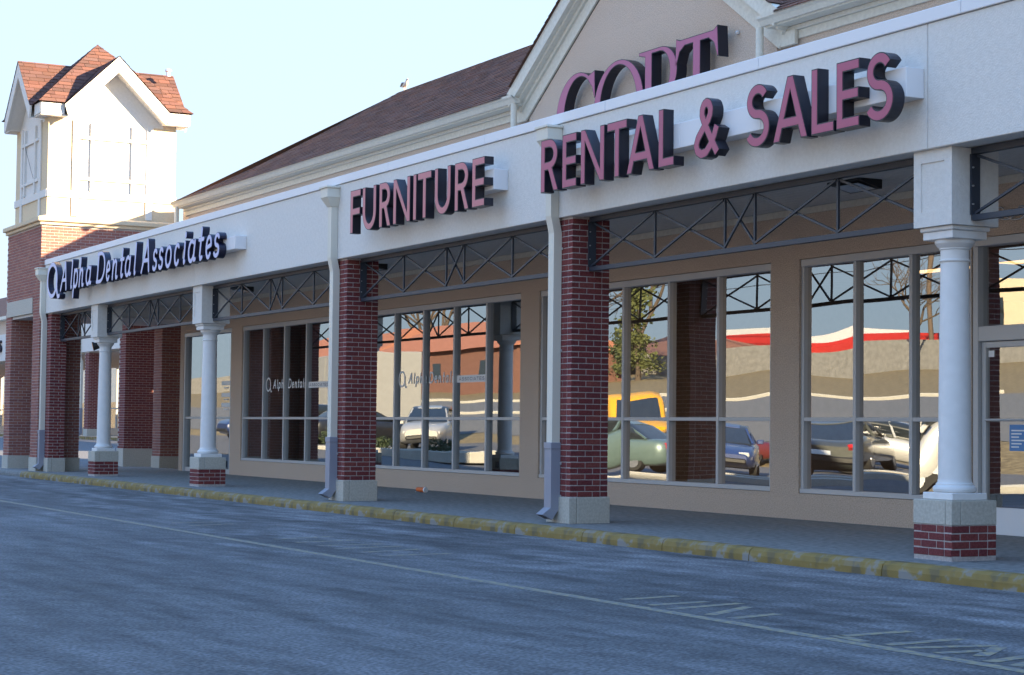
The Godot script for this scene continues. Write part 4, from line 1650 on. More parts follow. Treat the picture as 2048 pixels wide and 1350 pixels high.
			b.quad(Vector3(sd * (g - 0.08), 8.13, hc), Vector3(0, 9.27, hc), Vector3(0, 9.27, zf - 0.061), Vector3(sd * (g - 0.08), 8.13, zf - 0.061))
			part(n0, "rake_soffit", b, M.white_stucco)
		b = MB.new()
		b.prism([Vector2(-g + 0.04, 8.065), Vector2(g - 0.04, 8.065), Vector2(g - 0.04, 8.17), Vector2(0, 9.40), Vector2(-g + 0.04, 8.17)], hc - 0.2, hc + 0.004)
		part(n0, "gable_wall", b, M.white_stucco)
	b = MB.new()
	b.tube([Vector3(0.55, 9.50, -1.60), Vector3(0.55, 9.62, -1.60)], [0.05, 0.05], 10)
	b.lathe([[0.05, 0.0], [0.085, 0.01], [0.08, 0.05], [0.0, 0.08]], Vector3(0.55, 9.62, -1.60), 12)
	part(t, "roof_vent", b, M.sheet_white)

func tower_face(t: Node3D, turn: float, hc: float) -> void:
	# white boards and the blind window of one side; built on the +z side, then turned
	var f := group_node(t, "trim")
	f.rotation.y = turn
	var z := hc + 0.001
	for s: float in [-1.0, 1.0]:
		var b := MB.new()
		b.cbox(minf(s * 0.80, s * 0.955), 5.87, z, maxf(s * 0.80, s * 0.955), 8.12, z + 0.035, 0.004)
		part(f, "board", b, M.white_stucco)
	for q in [[-hc - 0.005, -0.956], [-0.799, 0.799], [0.956, hc + 0.005]]:
		var b := MB.new()
		b.cbox(q[0], 6.29, z, q[1], 6.46, z + 0.03, 0.004)
		part(f, "band", b, M.white_stucco)
	var w := group_node(f, "blind_window")
	var b := MB.new()
	b.box(-0.799, 6.461, z, 0.799, 8.06, z + 0.006)
	part(w, "panel", b, M.white_stucco)
	for x in [-0.50, 0.47]:
		b = MB.new()
		b.cbox(x - 0.04, 6.462, z + 0.0061, x + 0.04, 8.05, z + 0.06, 0.004)
		part(w, "mullion", b, M.white_stucco)
	for y in [6.75, 7.70]:
		for q in [[-0.798, -0.541], [-0.459, 0.429], [0.511, 0.798]]:
			b = MB.new()
			b.cbox(q[0], y - 0.035, z + 0.0061, q[1], y + 0.035, z + 0.05, 0.004)
			part(w, "bar", b, M.white_stucco)
	b = MB.new()   # the wire stretched across
	b.tube([Vector3(-0.45, 7.66, z + 0.055), Vector3(0.42, 6.80, z + 0.055)], [0.005, 0.005], 5)
	part(w, "wire", b, M.dark_steel)

# ------------------------------------------------------------------ the wing beyond the tower
func make_far_wing() -> void:
	var y := 0.55
	var z0 := -11.4
	# brick end wall of the passage behind the tower
	var e := thing("passage_wall", "dark red brick wall end with a stone base behind the tower passage", "wall", Vector3(-52.0, 0, -4.3))
	var b := MB.new()
	b.cbox(-0.32, -0.2, -4.7, 0.32, 0.42, 0.02, 0.006)
	part(e, "base_stone", b, M.cast_stone)
	b = MB.new()
	b.box(-0.294, 0.42, -4.694, 0.294, 4.2, -0.006)
	part(e, "mortar", b, M.mortar)
	var stuff := [[], [], [], []]
	lay_face(e, Vector3(-0.3, 0.42, 0), 0.0, 0.6, 55, 0, 0.10, false, stuff)
	lay_face(e, Vector3(0.3, 0.42, 0), PI / 2, 4.7, 55, 1, 0.10, false, stuff)
	join_bricks(e, stuff)
	b = MB.new()
	b.box(-0.3, 4.2, -4.7, 8.3, 4.45, 1.1)
	part(e, "passage_roof", b, M.soffit)
	# far shops, set back
	var t := thing("far_shops", "distant row of shops with white fascia seen past the brick tower", "building", Vector3(0, y, z0))
	b = MB.new()
	b.box(-170, -0.6, -4.2, -54, 0.0, 0.46)
	part(t, "walk", b, M.concrete)
	b = MB.new()
	b.box(-170, -0.6, 0.461, -54, -0.005, 0.50)
	part(t, "kerb", b, M.kerb_yellow)
	b = MB.new()
	b.box(-170, 3.62, -0.5, -54, 4.95, 0.0)
	part(t, "fascia", b, M.white_stucco)
	b = MB.new()
	b.box(-170, 3.95, -3.4, -54, 4.1, -0.501)
	part(t, "soffit", b, M.soffit)
	var holes := []
	for k in 15:
		holes.append([-163.0 + k * 7.2, -157.2 + k * 7.2, 0.35, 3.2])
	part(t, "wall", wall_with_openings(-170, -54, -0.5, 6.6, -3.7, -3.5, holes), M.tan_stucco)
	b = MB.new()
	b.box(-170, 0.0, -9.0, -54, 3.9, -8.8)
	part(t, "inner_wall", b, M.room_paint)
	for k in 15:
		var w := group_node(t, "window", Vector3(-163.0 + k * 7.2, 0, -3.58))
		for m in 4:
			b = MB.new()
			b.box(m * 1.9 + 0.0, 0.35, -0.04, m * 1.9 + 0.07, 3.2, 0.05)
			part(w, "mullion", b, M.aluminium)
		for m in 3:
			b = MB.new()
			b.box(m * 1.9 + 0.071, 1.24, -0.03, m * 1.9 + 1.899, 1.30, 0.045)
			part(w, "transom", b, M.aluminium)
			var p := MB.new()
			p.quad(Vector3(m * 1.9 + 0.07, 0.35, 0), Vector3(m * 1.9 + 1.9, 0.35, 0), Vector3(m * 1.9 + 1.9, 3.2, 0), Vector3(m * 1.9 + 0.07, 3.2, 0))
			part(w, "pane", p, M.shop_glass)
	b = MB.new()
	b.coloured = true
	b.tint = SHINGLE
	b.quad(Vector3(-170, 6.6, -3.2), Vector3(-54, 6.6, -3.2), Vector3(-54, 8.8, -7.2), Vector3(-170, 8.8, -7.2))
	part(t, "roof", b, M.shingle)
	b = MB.new()
	b.box(-170, 6.42, -3.499, -54, 6.6, -3.1)
	part(t, "gutter", b, M.trim_cream)
	b = MB.new()   # sunlit dormer on its roof
	b.box(-106, 6.7, -6.5, -101.5, 8.35, -3.6)
	part(t, "dormer", b, M.cream_stucco)
	b = MB.new()
	b.coloured = true
	b.tint = SHINGLE
	b.prism([Vector2(-106.4, 8.36), Vector2(-101.1, 8.36), Vector2(-103.75, 9.9)], -6.7, -3.3)
	part(t, "dormer_roof", b, M.shingle)
	# pier with downspout and two more piers along it
	for x in [-81.6, -88.3, -95.0]:
		var p := thing("far_brick_pier", "distant brick pier with a stone base and cream downspout beyond the tower" if x > -82 else "distant brick pier of the far shop row", "pier", Vector3(x, y, z0 - 0.35), "brick piers of the far shops")
		b = MB.new()
		b.cbox(-0.32, 0.0, -0.32, 0.32, 0.31, 0.32, 0.006)
		part(p, "base_stone", b, M.cast_stone)
		b = MB.new()
		b.box(-0.294, 0.31, -0.294, 0.294, 3.62, 0.294)
		part(p, "mortar", b, M.mortar)
		var st := [[], [], [], []]
		lay_face(p, Vector3(-0.3, 0.31, 0.3), 0.0, 0.6, 48, 0, 0.10, false, st)
		lay_face(p, Vector3(0.3, 0.31, 0.3), PI / 2, 0.6, 48, 1, 0.10, false, st)
		join_bricks(p, st)
	downspout_far(Vector3(-82.35, y, z0))
	var s := thing("far_sign", "dark red letters at the edge of the distant white fascia", "sign", Vector3(-98.4, y + 4.05, z0))
	for q in [["O", 0.0], ["Y", 0.0], ["S", 0.75]]:
		if q[0] != "Y":
			channel_letter(s, q[0], q[1], 0, 0.6, 0.62, 0.05, 0.002, 0.13, M.letter_return, M.face_rental)
	var n := thing("neon_notice", "small glowing red notice in the far shop window", "sign", Vector3(-99.6, y + 2.4, z0 - 3.45))
	b = MB.new()
	b.cbox(-0.35, 0, 0, 0.35, 0.35, 0.05, 0.01)
	part(n, "panel", b, M.neon_red)
	var l := thing("far_ceiling_light", "lit strip light inside the far shop", "light", Vector3(-78.2, y + 3.35, z0 - 4.6))
	b = MB.new()
	b.cbox(-0.9, 0, -0.1, 0.9, 0.07, 0.1, 0.01)
	part(l, "diffuser", b, M.ceiling_light)
	lamp(l, Vector3(0, -0.03, 0), Vector2(1.8, 0.2), 0.6)

func lamp(owner_node: Node3D, at: Vector3, size: Vector2, energy: float) -> void:
	var a := AreaLight3D.new()
	a.name = "lamp_light"
	a.area_size = size
	a.light_energy = energy
	a.light_color = Color(1.0, 0.82, 0.60)
	a.area_range = 30.0
	a.shadow_enabled = true
	a.position = at
	a.rotation_degrees.x = -90
	owner_node.add_child(a)

func downspout_far(at: Vector3) -> void:
	var t := thing("far_downspout", "cream downspout with a grey boot on the distant pier", "downspout", at)
	var b := MB.new()
	b.cbox(-0.06, 3.4, 0.002, 0.06, 4.6, 0.10, 0.004)
	b.hexa([Vector3(-0.06, 3.2, -0.09), Vector3(0.06, 3.2, -0.09), Vector3(0.06, 3.399, 0.002), Vector3(-0.06, 3.399, 0.002), Vector3(-0.06, 3.2, 0.01), Vector3(0.06, 3.2, 0.01), Vector3(0.06, 3.399, 0.1), Vector3(-0.06, 3.399, 0.1)])
	b.cbox(-0.06, 1.2, -0.09, 0.06, 3.1995, 0.01, 0.004)
	part(t, "pipe", b, M.downspout_cream)
	b = MB.new()
	b.cbox(-0.08, 0.12, -0.10, 0.08, 1.1995, 0.03, 0.004)
	b.hexa([Vector3(-0.08, 0.0, 0.02), Vector3(0.08, 0.0, 0.02), Vector3(0.08, 0.1195, -0.1), Vector3(-0.08, 0.1195, -0.1), Vector3(-0.08, 0.05, 0.15), Vector3(0.08, 0.05, 0.15), Vector3(0.08, 0.1195, 0.03), Vector3(-0.08, 0.1195, 0.03)])
	part(t, "boot", b, M.downspout_grey)

# ------------------------------------------------------------------ small things
func make_small_things() -> void:
	var b := MB.new()
	# lit strip lights in the furniture shop
	var i := 0
	for q in [[-19.5, -5.3], [-21.4, -7.3], [-17.5, -5.3], [-19.5, -7.3], [-21.4, -5.3], [-15.5, -7.3]]:
		var l := thing("ceiling_light", "lit strip light on the ceiling of the furniture shop", "light", Vector3(q[0], 3.478, q[1]), "strip lights of the furniture shop")
		b = MB.new()
		b.cbox(-0.62, -0.03, -0.16, 0.62, 0.0, 0.16, 0.005)
		part(l, "housing", b, M.white_metal)
		b = MB.new()
		b.cbox(-0.60, -0.045, -0.14, 0.60, -0.031, 0.14, 0.004)
		part(l, "diffuser", b, M.ceiling_light)
		lamp(l, Vector3(0, -0.06, 0), Vector2(1.2, 0.28), 0.25)
		i += 1
	# black flood light housings under the soffit
	var labels := ["black soffit light housing over the walk under the rental and sales letters", "black soffit light housing over the walk between the two brick piers", "black soffit light housing over the walk by the dental windows", "black soffit light housing over the walk under the dental sign"]
	var xs := [-16.85, -23.0, -30.0, -36.5]
	for k in 4:
		var s := thing("soffit_light", labels[k], "light", Vector3(xs[k] * 1.0, 3.859, -2.15), "soffit lights of the arcade")
		b = MB.new()
		b.hexa([Vector3(-0.28, -0.10, -0.16), Vector3(0.28, -0.10, -0.16), Vector3(0.28, 0, -0.16), Vector3(-0.28, 0, -0.16), Vector3(-0.28, -0.02, 0.16), Vector3(0.28, -0.02, 0.16), Vector3(0.28, 0, 0.16), Vector3(-0.28, 0, 0.16)])
		part(s, "housing", b, M.black)
		b = MB.new()
		b.quad(Vector3(-0.22, -0.0995, -0.12), Vector3(0.22, -0.0995, -0.12), Vector3(0.22, -0.05, 0.12), Vector3(-0.22, -0.05, 0.12))
		part(s, "lens", b, M.lamp_clear)
	# flood lamp on the far column
	var fl := thing("flood_lamp", "small black flood lamp beside the capital of the column nearest the tower", "lamp", Vector3(-40.15, 2.80, -0.30))
	b = MB.new()
	b.tube([Vector3(0.24, 0.02, 0), Vector3(0.10, 0.02, 0), Vector3(0.05, -0.02, 0.0)], [0.018, 0.018, 0.018], 8)
	part(fl, "bracket", b, M.black)
	b = MB.new()
	b.tube([Vector3(0.02, -0.02, -0.07), Vector3(-0.02, -0.06, 0.08), Vector3(-0.03, -0.07, 0.12)], [0.06, 0.085, 0.10], 14)
	part(fl, "housing", b, M.black)
	b = MB.new()
	b.tube([Vector3(-0.03, -0.07, 0.121), Vector3(-0.031, -0.071, 0.125)], [0.085, 0.085], 14)
	part(fl, "lens", b, M.stripe_orange)
	# loose cable on the wall above the entrance
	var cb := thing("coiled_cable", "loose coil of pale cable on the wall above the shop entrance", "cable", Vector3(-15.56, 3.45, ZW + 0.02))
	b = MB.new()
	var pts := []
	var rad := []
	for k in 60:
		var a := k * 0.42
		pts.append(Vector3(-0.35 + k * 0.012 + 0.11 * cos(a), 0.03 * sin(k * 0.13) + 0.055 * sin(a), 0.012 + 0.008 * (k % 3)))
		rad.append(0.009)
	b.tube(pts, rad, 6)
	part(cb, "cable", b, M.lamp_clear)
	# crushed paper cup
	var cup := thing("paper_cup", "crushed orange paper cup lying on the walk below the shop window", "cup", Vector3(-29.1, 0.019, -2.7))
	b = MB.new()
	b.tube([Vector3(-0.10, 0.045, 0.02), Vector3(0.0, 0.04, 0.0), Vector3(0.10, 0.036, -0.03)], [0.034, 0.040, 0.046], 12)
	part(cup, "body", b, M.orange_cup)
	b = MB.new()
	b.tube([Vector3(0.101, 0.038, -0.03), Vector3(0.125, 0.04, -0.036)], [0.05, 0.046], 12)
	b.tube([Vector3(-0.03, 0.004, 0.09), Vector3(0.06, 0.008, 0.12)], [0.004, 0.004], 5)
	part(cup, "lid", b, M.vinyl_white)
	make_gull()

func blob(b: MB, c: Vector3, r: Vector3, turn := Basis(), n := 12) -> void:
	for i in n:
		for k in n * 2:
			var q := []
			for e in [[i, k], [i, k + 1], [i + 1, k + 1], [i + 1, k]]:
				var a: float = -PI / 2 + PI * e[0] / n
				var w: float = TAU * e[1] / (n * 2)
				var d := Vector3(cos(a) * cos(w), sin(a), -cos(a) * sin(w))
				q.append([c + turn * (d * r), (turn * (d / r)).normalized()])
			b.quad_n(q[0][0], q[1][0], q[2][0], q[3][0], q[0][1], q[1][1], q[2][1], q[3][1])

func make_gull() -> void:
	var t := thing("bird", "small grey and white bird standing on the roof ridge", "bird", Vector3(-37.75, 8.40, -6.25))
	t.scale = Vector3.ONE * 0.62
	var b := MB.new()   # body, neck, head and tail as one skin
	var spine := [Vector3(-0.30, 0.17, 0), Vector3(-0.20, 0.18, 0), Vector3(-0.10, 0.19, 0), Vector3(0.0, 0.205, 0), Vector3(0.09, 0.235, 0), Vector3(0.14, 0.28, 0), Vector3(0.165, 0.325, 0), Vector3(0.19, 0.355, 0), Vector3(0.225, 0.36, 0), Vector3(0.245, 0.352, 0)]
	b.tube(spine, [0.015, 0.045, 0.075, 0.088, 0.078, 0.055, 0.046, 0.048, 0.036, 0.012], 12)
	part(t, "body", b, M.gull_white)
	for s: float in [-1.0, 1.0]:
		b = MB.new()
		b.tube([Vector3(0.08, 0.25, s * 0.06), Vector3(-0.02, 0.235, s * 0.085), Vector3(-0.16, 0.205, s * 0.062), Vector3(-0.36, 0.175, s * 0.02)], [0.02, 0.05, 0.036, 0.008], 8)
		part(t, "wing", b, M.gull_grey)
		b = MB.new()
		b.tube([Vector3(0.0, 0.14, s * 0.035), Vector3(0.01, 0.06, s * 0.035), Vector3(0.0, 0.0, s * 0.035), Vector3(0.05, -0.002, s * 0.035)], [0.012, 0.007, 0.007, 0.005], 6)
		part(t, "leg", b, M.beak)
	b = MB.new()
	b.tube([Vector3(0.24, 0.352, 0), Vector3(0.275, 0.347, 0), Vector3(0.30, 0.337, 0)], [0.014, 0.010, 0.003], 6)
	part(t, "beak", b, M.beak)

# ------------------------------------------------------------------ the car park that the windows mirror
func bank_y(z: float) -> float:
	var pts := [[20.0, -0.2], [24.0, 0.7], [31.0, 1.9], [42.0, 3.2], [56.0, 4.9], [900.0, 5.2]]
	for k in pts.size() - 1:
		if z <= pts[k + 1][0]:
			return lerpf(pts[k][1], pts[k + 1][1], clampf((z - pts[k][0]) / (pts[k + 1][0] - pts[k][0]), 0, 1))
	return 5.2

func make_car_park() -> void:
	var b := MB.new()
	var zs := [20.0, 24.0, 31.0, 42.0, 56.0, 120.0, 600.0]
	for i in zs.size() - 1:
		b.quad(Vector3(-700, bank_y(zs[i + 1]), zs[i + 1]), Vector3(300, bank_y(zs[i + 1]), zs[i + 1]), Vector3(300, bank_y(zs[i]), zs[i]), Vector3(-700, bank_y(zs[i]), zs[i]))
	structure("grass_bank", b, M.grass, "brown winter grass bank rising behind the car park", "bank")
	b = MB.new()   # the upper car park terraced into the bank
	b.coloured = true
	b.tint = Color(.19, .19, .19)
	for q in [[24.5, 31.0], [31.0, 38.5]]:
		b.quad(Vector3(-220, bank_y(q[1]) + 0.02, q[1]), Vector3(0, bank_y(q[1]) + 0.02, q[1]), Vector3(0, bank_y(q[0]) + 0.02, q[0]), Vector3(-220, bank_y(q[0]) + 0.02, q[0]))
	structure("upper_car_park", b, M.asphalt, "sloping upper part of the car park on the bank", "car park")
	for q in [[-150.0, -62.0, 38.6, "pale kerb along the back edge of the upper car park"], [-58.0, -30.0, 38.6, "short pale kerb at the near end of the upper car park"], [-118.0, -74.0, 31.2, "pale kerb strip between two rows of the upper car park"]]:
		b = MB.new()
		b.cbox(q[0], bank_y(q[2]) - 0.1, q[2], q[1], bank_y(q[2]) + 0.17, q[2] + 0.3, 0.03)
		var kb := part(self, "lot_kerb", b, M.cast_stone)
		tag(kb, q[3], "kerb", "kerbs of the upper car park")
	b = MB.new()
	b.box(-300, 4.0, 56.0, 60, 6.6, 56.4)
	var wall := part(self, "retaining_wall", b, M.grey_wall)
	tag(wall, "long grey concrete wall on top of the grass bank", "wall")
	# planted islands
	var isl := [[-74.0, -54.0, 9.3, 10.7, "mulched kerb island with shrubs opposite the dental windows"], [-50.0, -33.0, 9.0, 10.4, "mulched kerb island opposite the furniture windows"], [-30.0, -16.0, 9.2, 10.4, "mulched kerb island opposite the shop entrance"]]
	for q in isl:
		var t := thing("planting_island", q[4], "island", Vector3(q[0], ground_y((q[0] + q[1]) / 2), q[2]), "planting islands of the car park")
		var l: float = q[1] - q[0]
		var d: float = q[3] - q[2]
		b = MB.new()
		b.cbox(0, -0.2, 0, l, 0.15, 0.16, 0.02)
		b.cbox(0, -0.2, d - 0.16, l, 0.15, d, 0.02)
		b.cbox(0, -0.2, 0.1605, 0.16, 0.15, d - 0.1605, 0.02)
		b.cbox(l - 0.16, -0.2, 0.1605, l, 0.15, d - 0.1605, 0.02)
		part(t, "kerb", b, M.cast_stone)
		b = MB.new()
		b.box(0.161, -0.2, 0.161, l - 0.161, 0.11, d - 0.161)
		part(t, "mulch", b, M.mulch)
		for k in (4 if q[0] < -52.0 else 0):
			shrub(Vector3(q[0] + l * (0.15 + 0.23 * k), ground_y(q[0] + l * (0.15 + 0.23 * k)) + 0.09, q[2] + d / 2), 0.42 + 0.1 * (k % 2), q[4].replace("mulched kerb island", "low dark shrub").replace(" with shrubs", ""))
	var cars := [["sedan", "paint_dark", -39.4, 12.6, -2.36, "dark grey saloon car parked across from the right window"], ["sedan", "paint_blue", -45.4, 13.4, 0.64, "blue saloon car parked between the grey and the white car"], ["sedan", "paint_white", -42.6, 17.0, -0.85, "white saloon car parked side on"], ["sedan", "paint_green", -51.2, 12.9, 2.6, "green saloon car parked beside the white car"], ["wagon", "paint_silver", -66.5, 14.0, 0.55, "silver estate car parked in front of the white trailer"], ["sedan", "paint_black", -72.0, 13.5, -1.57, "black saloon car parked left of the silver estate car"], ["wagon", "paint_silver", -78.5, 13.5, 1.4, "silver estate car parked next to the dark blue wagon"], ["wagon", "paint_blue", -84.0, 14.0, 1.5, "dark blue wagon at the end of the parked row"], ["sedan", "paint_maroon", -55.5, 19.5, -1.2, "maroon saloon car parked near the yellow truck"], ["sedan", "paint_white", -33.0, 15.6, 0.1, "white saloon car parked behind the dark grey one"]]
	for q in cars:
		car(q[0], M[q[1]], Vector3(q[2], ground_y(q[2]) + 0.003, q[3]), q[4], q[5])
	truck(Vector3(-60.5, ground_y(-60.5), 19.2), 0.35)
	trailer(Vector3(-84.0, ground_y(-84.0), 18.2), 0.12)
	# buildings behind
	var t := thing("warehouse", "white warehouse with a red and orange band behind the wall", "building", Vector3(-152, 5.0, 78))
	b = MB.new()
	b.box(-22, -0.5, 0, 22, 3.2, 14)
	b.box(-22, 4.3, 0, 22, 4.8, 14)
	part(t, "wall", b, M.white_metal)
	for k in 4:
		b = MB.new()
		b.box(-22.0 + k * 11, 3.2005, -0.05, -22.0 + k * 11 + 10.99, 4.2995, 14)
		part(t, "band", b, M.stripe_orange if k % 2 == 0 else M.stripe_red)
	t = thing("red_fronted_store", "low grey store with a bright red front band behind the wall", "building", Vector3(-117, 5.0, 80))
	b = MB.new()
	b.box(-12, -0.5, 0, 12, 2.9, 12)
	part(t, "wall", b, M.grey_wall)
	b = MB.new()
	b.box(-12.2, 2.9005, -0.2, 12.2, 3.9, 12)
	part(t, "band", b, M.stripe_red)
	t = thing("tan_building", "tan rendered building beside a bare tree", "building", Vector3(-79, 4.0, 58))
	b = MB.new()
	b.box(-7, -0.5, 0, 7, 6.0, 10)
	part(t, "wall", b, M.cream_wall)
	b = MB.new()
	for k in 4:
		b.box(-5.6 + k * 3.1, 3.2, -0.04, -4.2 + k * 3.1, 4.8, -0.001)
	part(t, "window", b, M.car_glass)
	for q in [[-132, 46, "brown brick house with a dark roof behind the trailer", "brown_brick", "terracotta"], [-165, 50, "cream house with an orange tile roof at the far end of the lot", "cream_wall", "terracotta"], [-138, 68, "small white house behind the olive tree", "white_metal", "brown_brick"]]:
		t = thing("house", q[2], "house", Vector3(q[0], bank_y(q[1]), q[1]), "houses behind the car park")
		var w := 12.0 if q[1] < 60 else 4.0
		var h := 3.2 if q[1] < 60 else 2.6
		b = MB.new()
		b.box(-w, -1, 0, w, h, 9)
		part(t, "wall", b, M[q[3]])
		b = MB.new()
		b.hexa([Vector3(-w - 0.4, h, -0.5), Vector3(w + 0.4, h, -0.5), Vector3(w - 2, h + 2.4, 4.4), Vector3(-w + 2, h + 2.4, 4.4), Vector3(-w - 0.4, h, 9.5), Vector3(w + 0.4, h, 9.5), Vector3(w - 2, h + 2.4, 4.6), Vector3(-w + 2, h + 2.4, 4.6)])
		part(t, "roof", b, M[q[4]])
		for k in 3:
			b = MB.new()
			b.box(-w * 0.7 + k * w * 0.6, 1.0, -0.03, -w * 0.7 + k * w * 0.6 + 1.2, 2.3, -0.001)
			part(t, "window", b, M.car_glass)
	# trees
	for q in [[-146, 62, 15.0, "tall bare tree behind the brown house"], [-158, 58, 13.0, "bare tree by the cream house"], [-134, 60, 14.0, "bare tree with a wide crown behind the trailer"], [-172, 63, 15.0, "bare tree at the far end of the bank"], [-86, 54, 7.0, "small bare tree before the tan building"], [-122, 58, 12.0, "bare tree between the houses"]]:
		bare_tree(Vector3(q[0], bank_y(q[1]) - 0.1, q[1]), q[2], q[3])
	leafy_tree(Vector3(-110, bank_y(50.0) - 0.1, 50), 6.6, "olive green evergreen tree on the bank", M.leaf_olive)
	leafy_tree(Vector3(-118, bank_y(54.0) - 0.1, 54), 5.0, "dark green evergreen tree on the bank", M.leaf_dark)
	# poles and wires
	for k in 4:
		var p := thing("utility_pole", "wooden utility pole with wires behind the wall", "pole", Vector3(-165.0 + k * 32, 5.0, 68), "utility poles behind the wall")
		b = MB.new()
		b.tube([Vector3(0, -0.3, 0), Vector3(0, 11.5, 0)], [0.16, 0.11], 8)
		part(p, "post", b, M.wood_pole)
		b = MB.new()
		b.box(-0.06, 10.6, -1.2, 0.06, 10.75, 1.2)
		part(p, "crossarm", b, M.wood_pole)
		if k < 3:
			for m in 5:
				b = MB.new()
				var pts := []
				var rad := []
				for e in 9:
					var u := e / 8.0
					pts.append(Vector3(u * 32.0, [10.8, 10.8, 9.4, 8.6, 7.8][m] - 3.2 * u * (1 - u), [-1.1, 1.1, 0.1, -0.1, 0.1][m]))
					rad.append(0.03)
				b.tube(pts, rad, 5)
				part(p, "wire", b, M.black)

func shrub(at: Vector3, r: float, label: String) -> void:
	var t := thing("shrub", label, "shrub", at, "low shrubs on the islands")
	var b := MB.new()
	for k in 7:
		var a := k * 2.4
		b.tube([Vector3(0, -0.05, 0), Vector3(cos(a) * r * 0.4, r * 0.5, sin(a) * r * 0.4)], [0.018, 0.006], 5)
	part(t, "stems", b, M.bark)
	b = MB.new()
	for k in 420:
		var d := Vector3(rng.randfn(), rng.randfn(), rng.randfn()).normalized() * pow(rng.randf(), 0.4)
		var p := Vector3(d.x * r * 1.5, r * 0.62 + d.y * r * 0.62, d.z * r)
		leaf(b, p, 0.055)
	part(t, "foliage", b, M.leaf_dark)

func leaf(b: MB, p: Vector3, s: float) -> void:
	var u := Vector3(rng.randfn(), rng.randfn(), rng.randfn()).normalized()
	var w := u.cross(Vector3(rng.randfn(), rng.randfn(), rng.randfn())).normalized()
	var l := s * rng.randf_range(0.7, 1.4)
	b.tri(p - u * l * 0.5, p + u * l, p + w * l * 0.6)
	b.tri(p - u * l * 0.5, p - w * l * 0.6, p + u * l)

func branch(b: MB, p: Vector3, d: Vector3, l: float, r: float, depth: int, tips: Array) -> void:
	var q := p + d * l * 0.55 + Vector3(rng.randfn(), rng.randfn(), rng.randfn()) * l * 0.05
	var e := q + (d + Vector3(rng.randfn(), rng.randfn(), rng.randfn()) * 0.14).normalized() * l * 0.5
	b.tube([p, q, e], [r, r * 0.8, r * 0.62], 6 if depth > 3 else 4, false)
	if depth == 0:
		tips.append(e)
		return
	var n := 3 if depth > 1 else 4
	for k in n:
		var side := d.cross(Vector3(rng.randfn(), rng.randfn(), rng.randfn())).normalized()
		var nd := (d * rng.randf_range(0.6, 1.0) + side * rng.randf_range(0.35, 0.8) + Vector3.UP * 0.12).normalized()
		branch(b, e if k < 2 else q, nd, l * rng.randf_range(0.62, 0.8), r * 0.6, depth - 1, tips)

func bare_tree(at: Vector3, h: float, label: String) -> void:
	var t := thing("bare_tree", label, "tree", at, "bare trees behind the car park")
	var b := MB.new()
	b.tube([Vector3(0, -0.1, 0), Vector3(0.05, h * 0.15, 0), Vector3(0, h * 0.3, 0.08)], [h * 0.026, h * 0.02, h * 0.017], 8)
	part(t, "trunk", b, M.bark)
	b = MB.new()
	var tips := []
	for k in 4:
		var a := k * 1.7 + rng.randf()
		branch(b, Vector3(0, h * 0.29, 0.07), Vector3(cos(a) * 0.5, 1.0, sin(a) * 0.5).normalized(), h * 0.25, h * 0.012, 4, tips)
	part(t, "crown", b, M.bark)

func leafy_tree(at: Vector3, h: float, label: String, m: Material) -> void:
	var t := thing("evergreen_tree", label, "tree", at, "evergreen trees on the bank")
	var b := MB.new()
	b.tube([Vector3(0, -0.1, 0), Vector3(0.04, h * 0.5, 0), Vector3(0, h * 0.95, 0)], [h * 0.025, h * 0.018, h * 0.006], 8)
	part(t, "trunk", b, M.bark)
	b = MB.new()
	for k in 60:
		var y := h * rng.randf_range(0.15, 0.95)
		var a := rng.randf() * TAU
		var reach := h * 0.26 * (1.05 - y / h) + 0.25
		var c := Vector3(cos(a) * reach * rng.randf_range(0.4, 1.0), y, sin(a) * reach * rng.randf_range(0.4, 1.0))
		for j in 60:
			leaf(b, c + Vector3(rng.randfn(), rng.randfn() * 0.7, rng.randfn()) * h * 0.045, 0.13)
	part(t, "crown", b, m)

# ------------------------------------------------------------------ vehicles
func loft(b: MB, rings: Array, close_ends := true) -> void:
	# rings of equal length, each a list of points going round; smooth along and across
	var n: int = rings[0].size()
	var nr := []
	for i in rings.size():
		var row := []
		for k in n:
			var u: Vector3 = rings[mini(i + 1, rings.size() - 1)][k] - rings[maxi(i - 1, 0)][k]
			var w: Vector3 = rings[i][(k + 1) % n] - rings[i][(k - 1 + n) % n]
			var m := w.cross(u)
			row.append(m.normalized() if m.length() > 1e-9 else Vector3.UP)
		nr.append(row)
	for i in rings.size() - 1:
		for k in n:
			var m := (k + 1) % n
			b.quad_n(rings[i][k], rings[i][m], rings[i + 1][m], rings[i + 1][k], nr[i][k], nr[i][m], nr[i + 1][m], nr[i + 1][k])
	if close_ends:
		for k in range(1, n - 1):
			b.tri(rings[0][0], rings[0][k + 1], rings[0][k])
			b.tri(rings[-1][0], rings[-1][k], rings[-1][k + 1])

func section(x: float, w: float, y0: float, y1: float) -> Array:
	var out := []
	for q in [[0.80, 0.0], [0.95, 0.10], [1.0, 0.35], [1.0, 0.62], [0.965, 0.85], [0.88, 0.97], [0.6, 1.0], [0.0, 1.01]]:
		out.append(Vector3(x, lerpf(y0, y1, q[1]), w * q[0]))
	for q in [[0.6, 1.0], [0.88, 0.97], [0.965, 0.85], [1.0, 0.62], [1.0, 0.35], [0.95, 0.10], [0.80, 0.0]]:
		out.append(Vector3(x, lerpf(y0, y1, q[1]), -w * q[0]))
	out.append(Vector3(x, y0, 0))
	return out

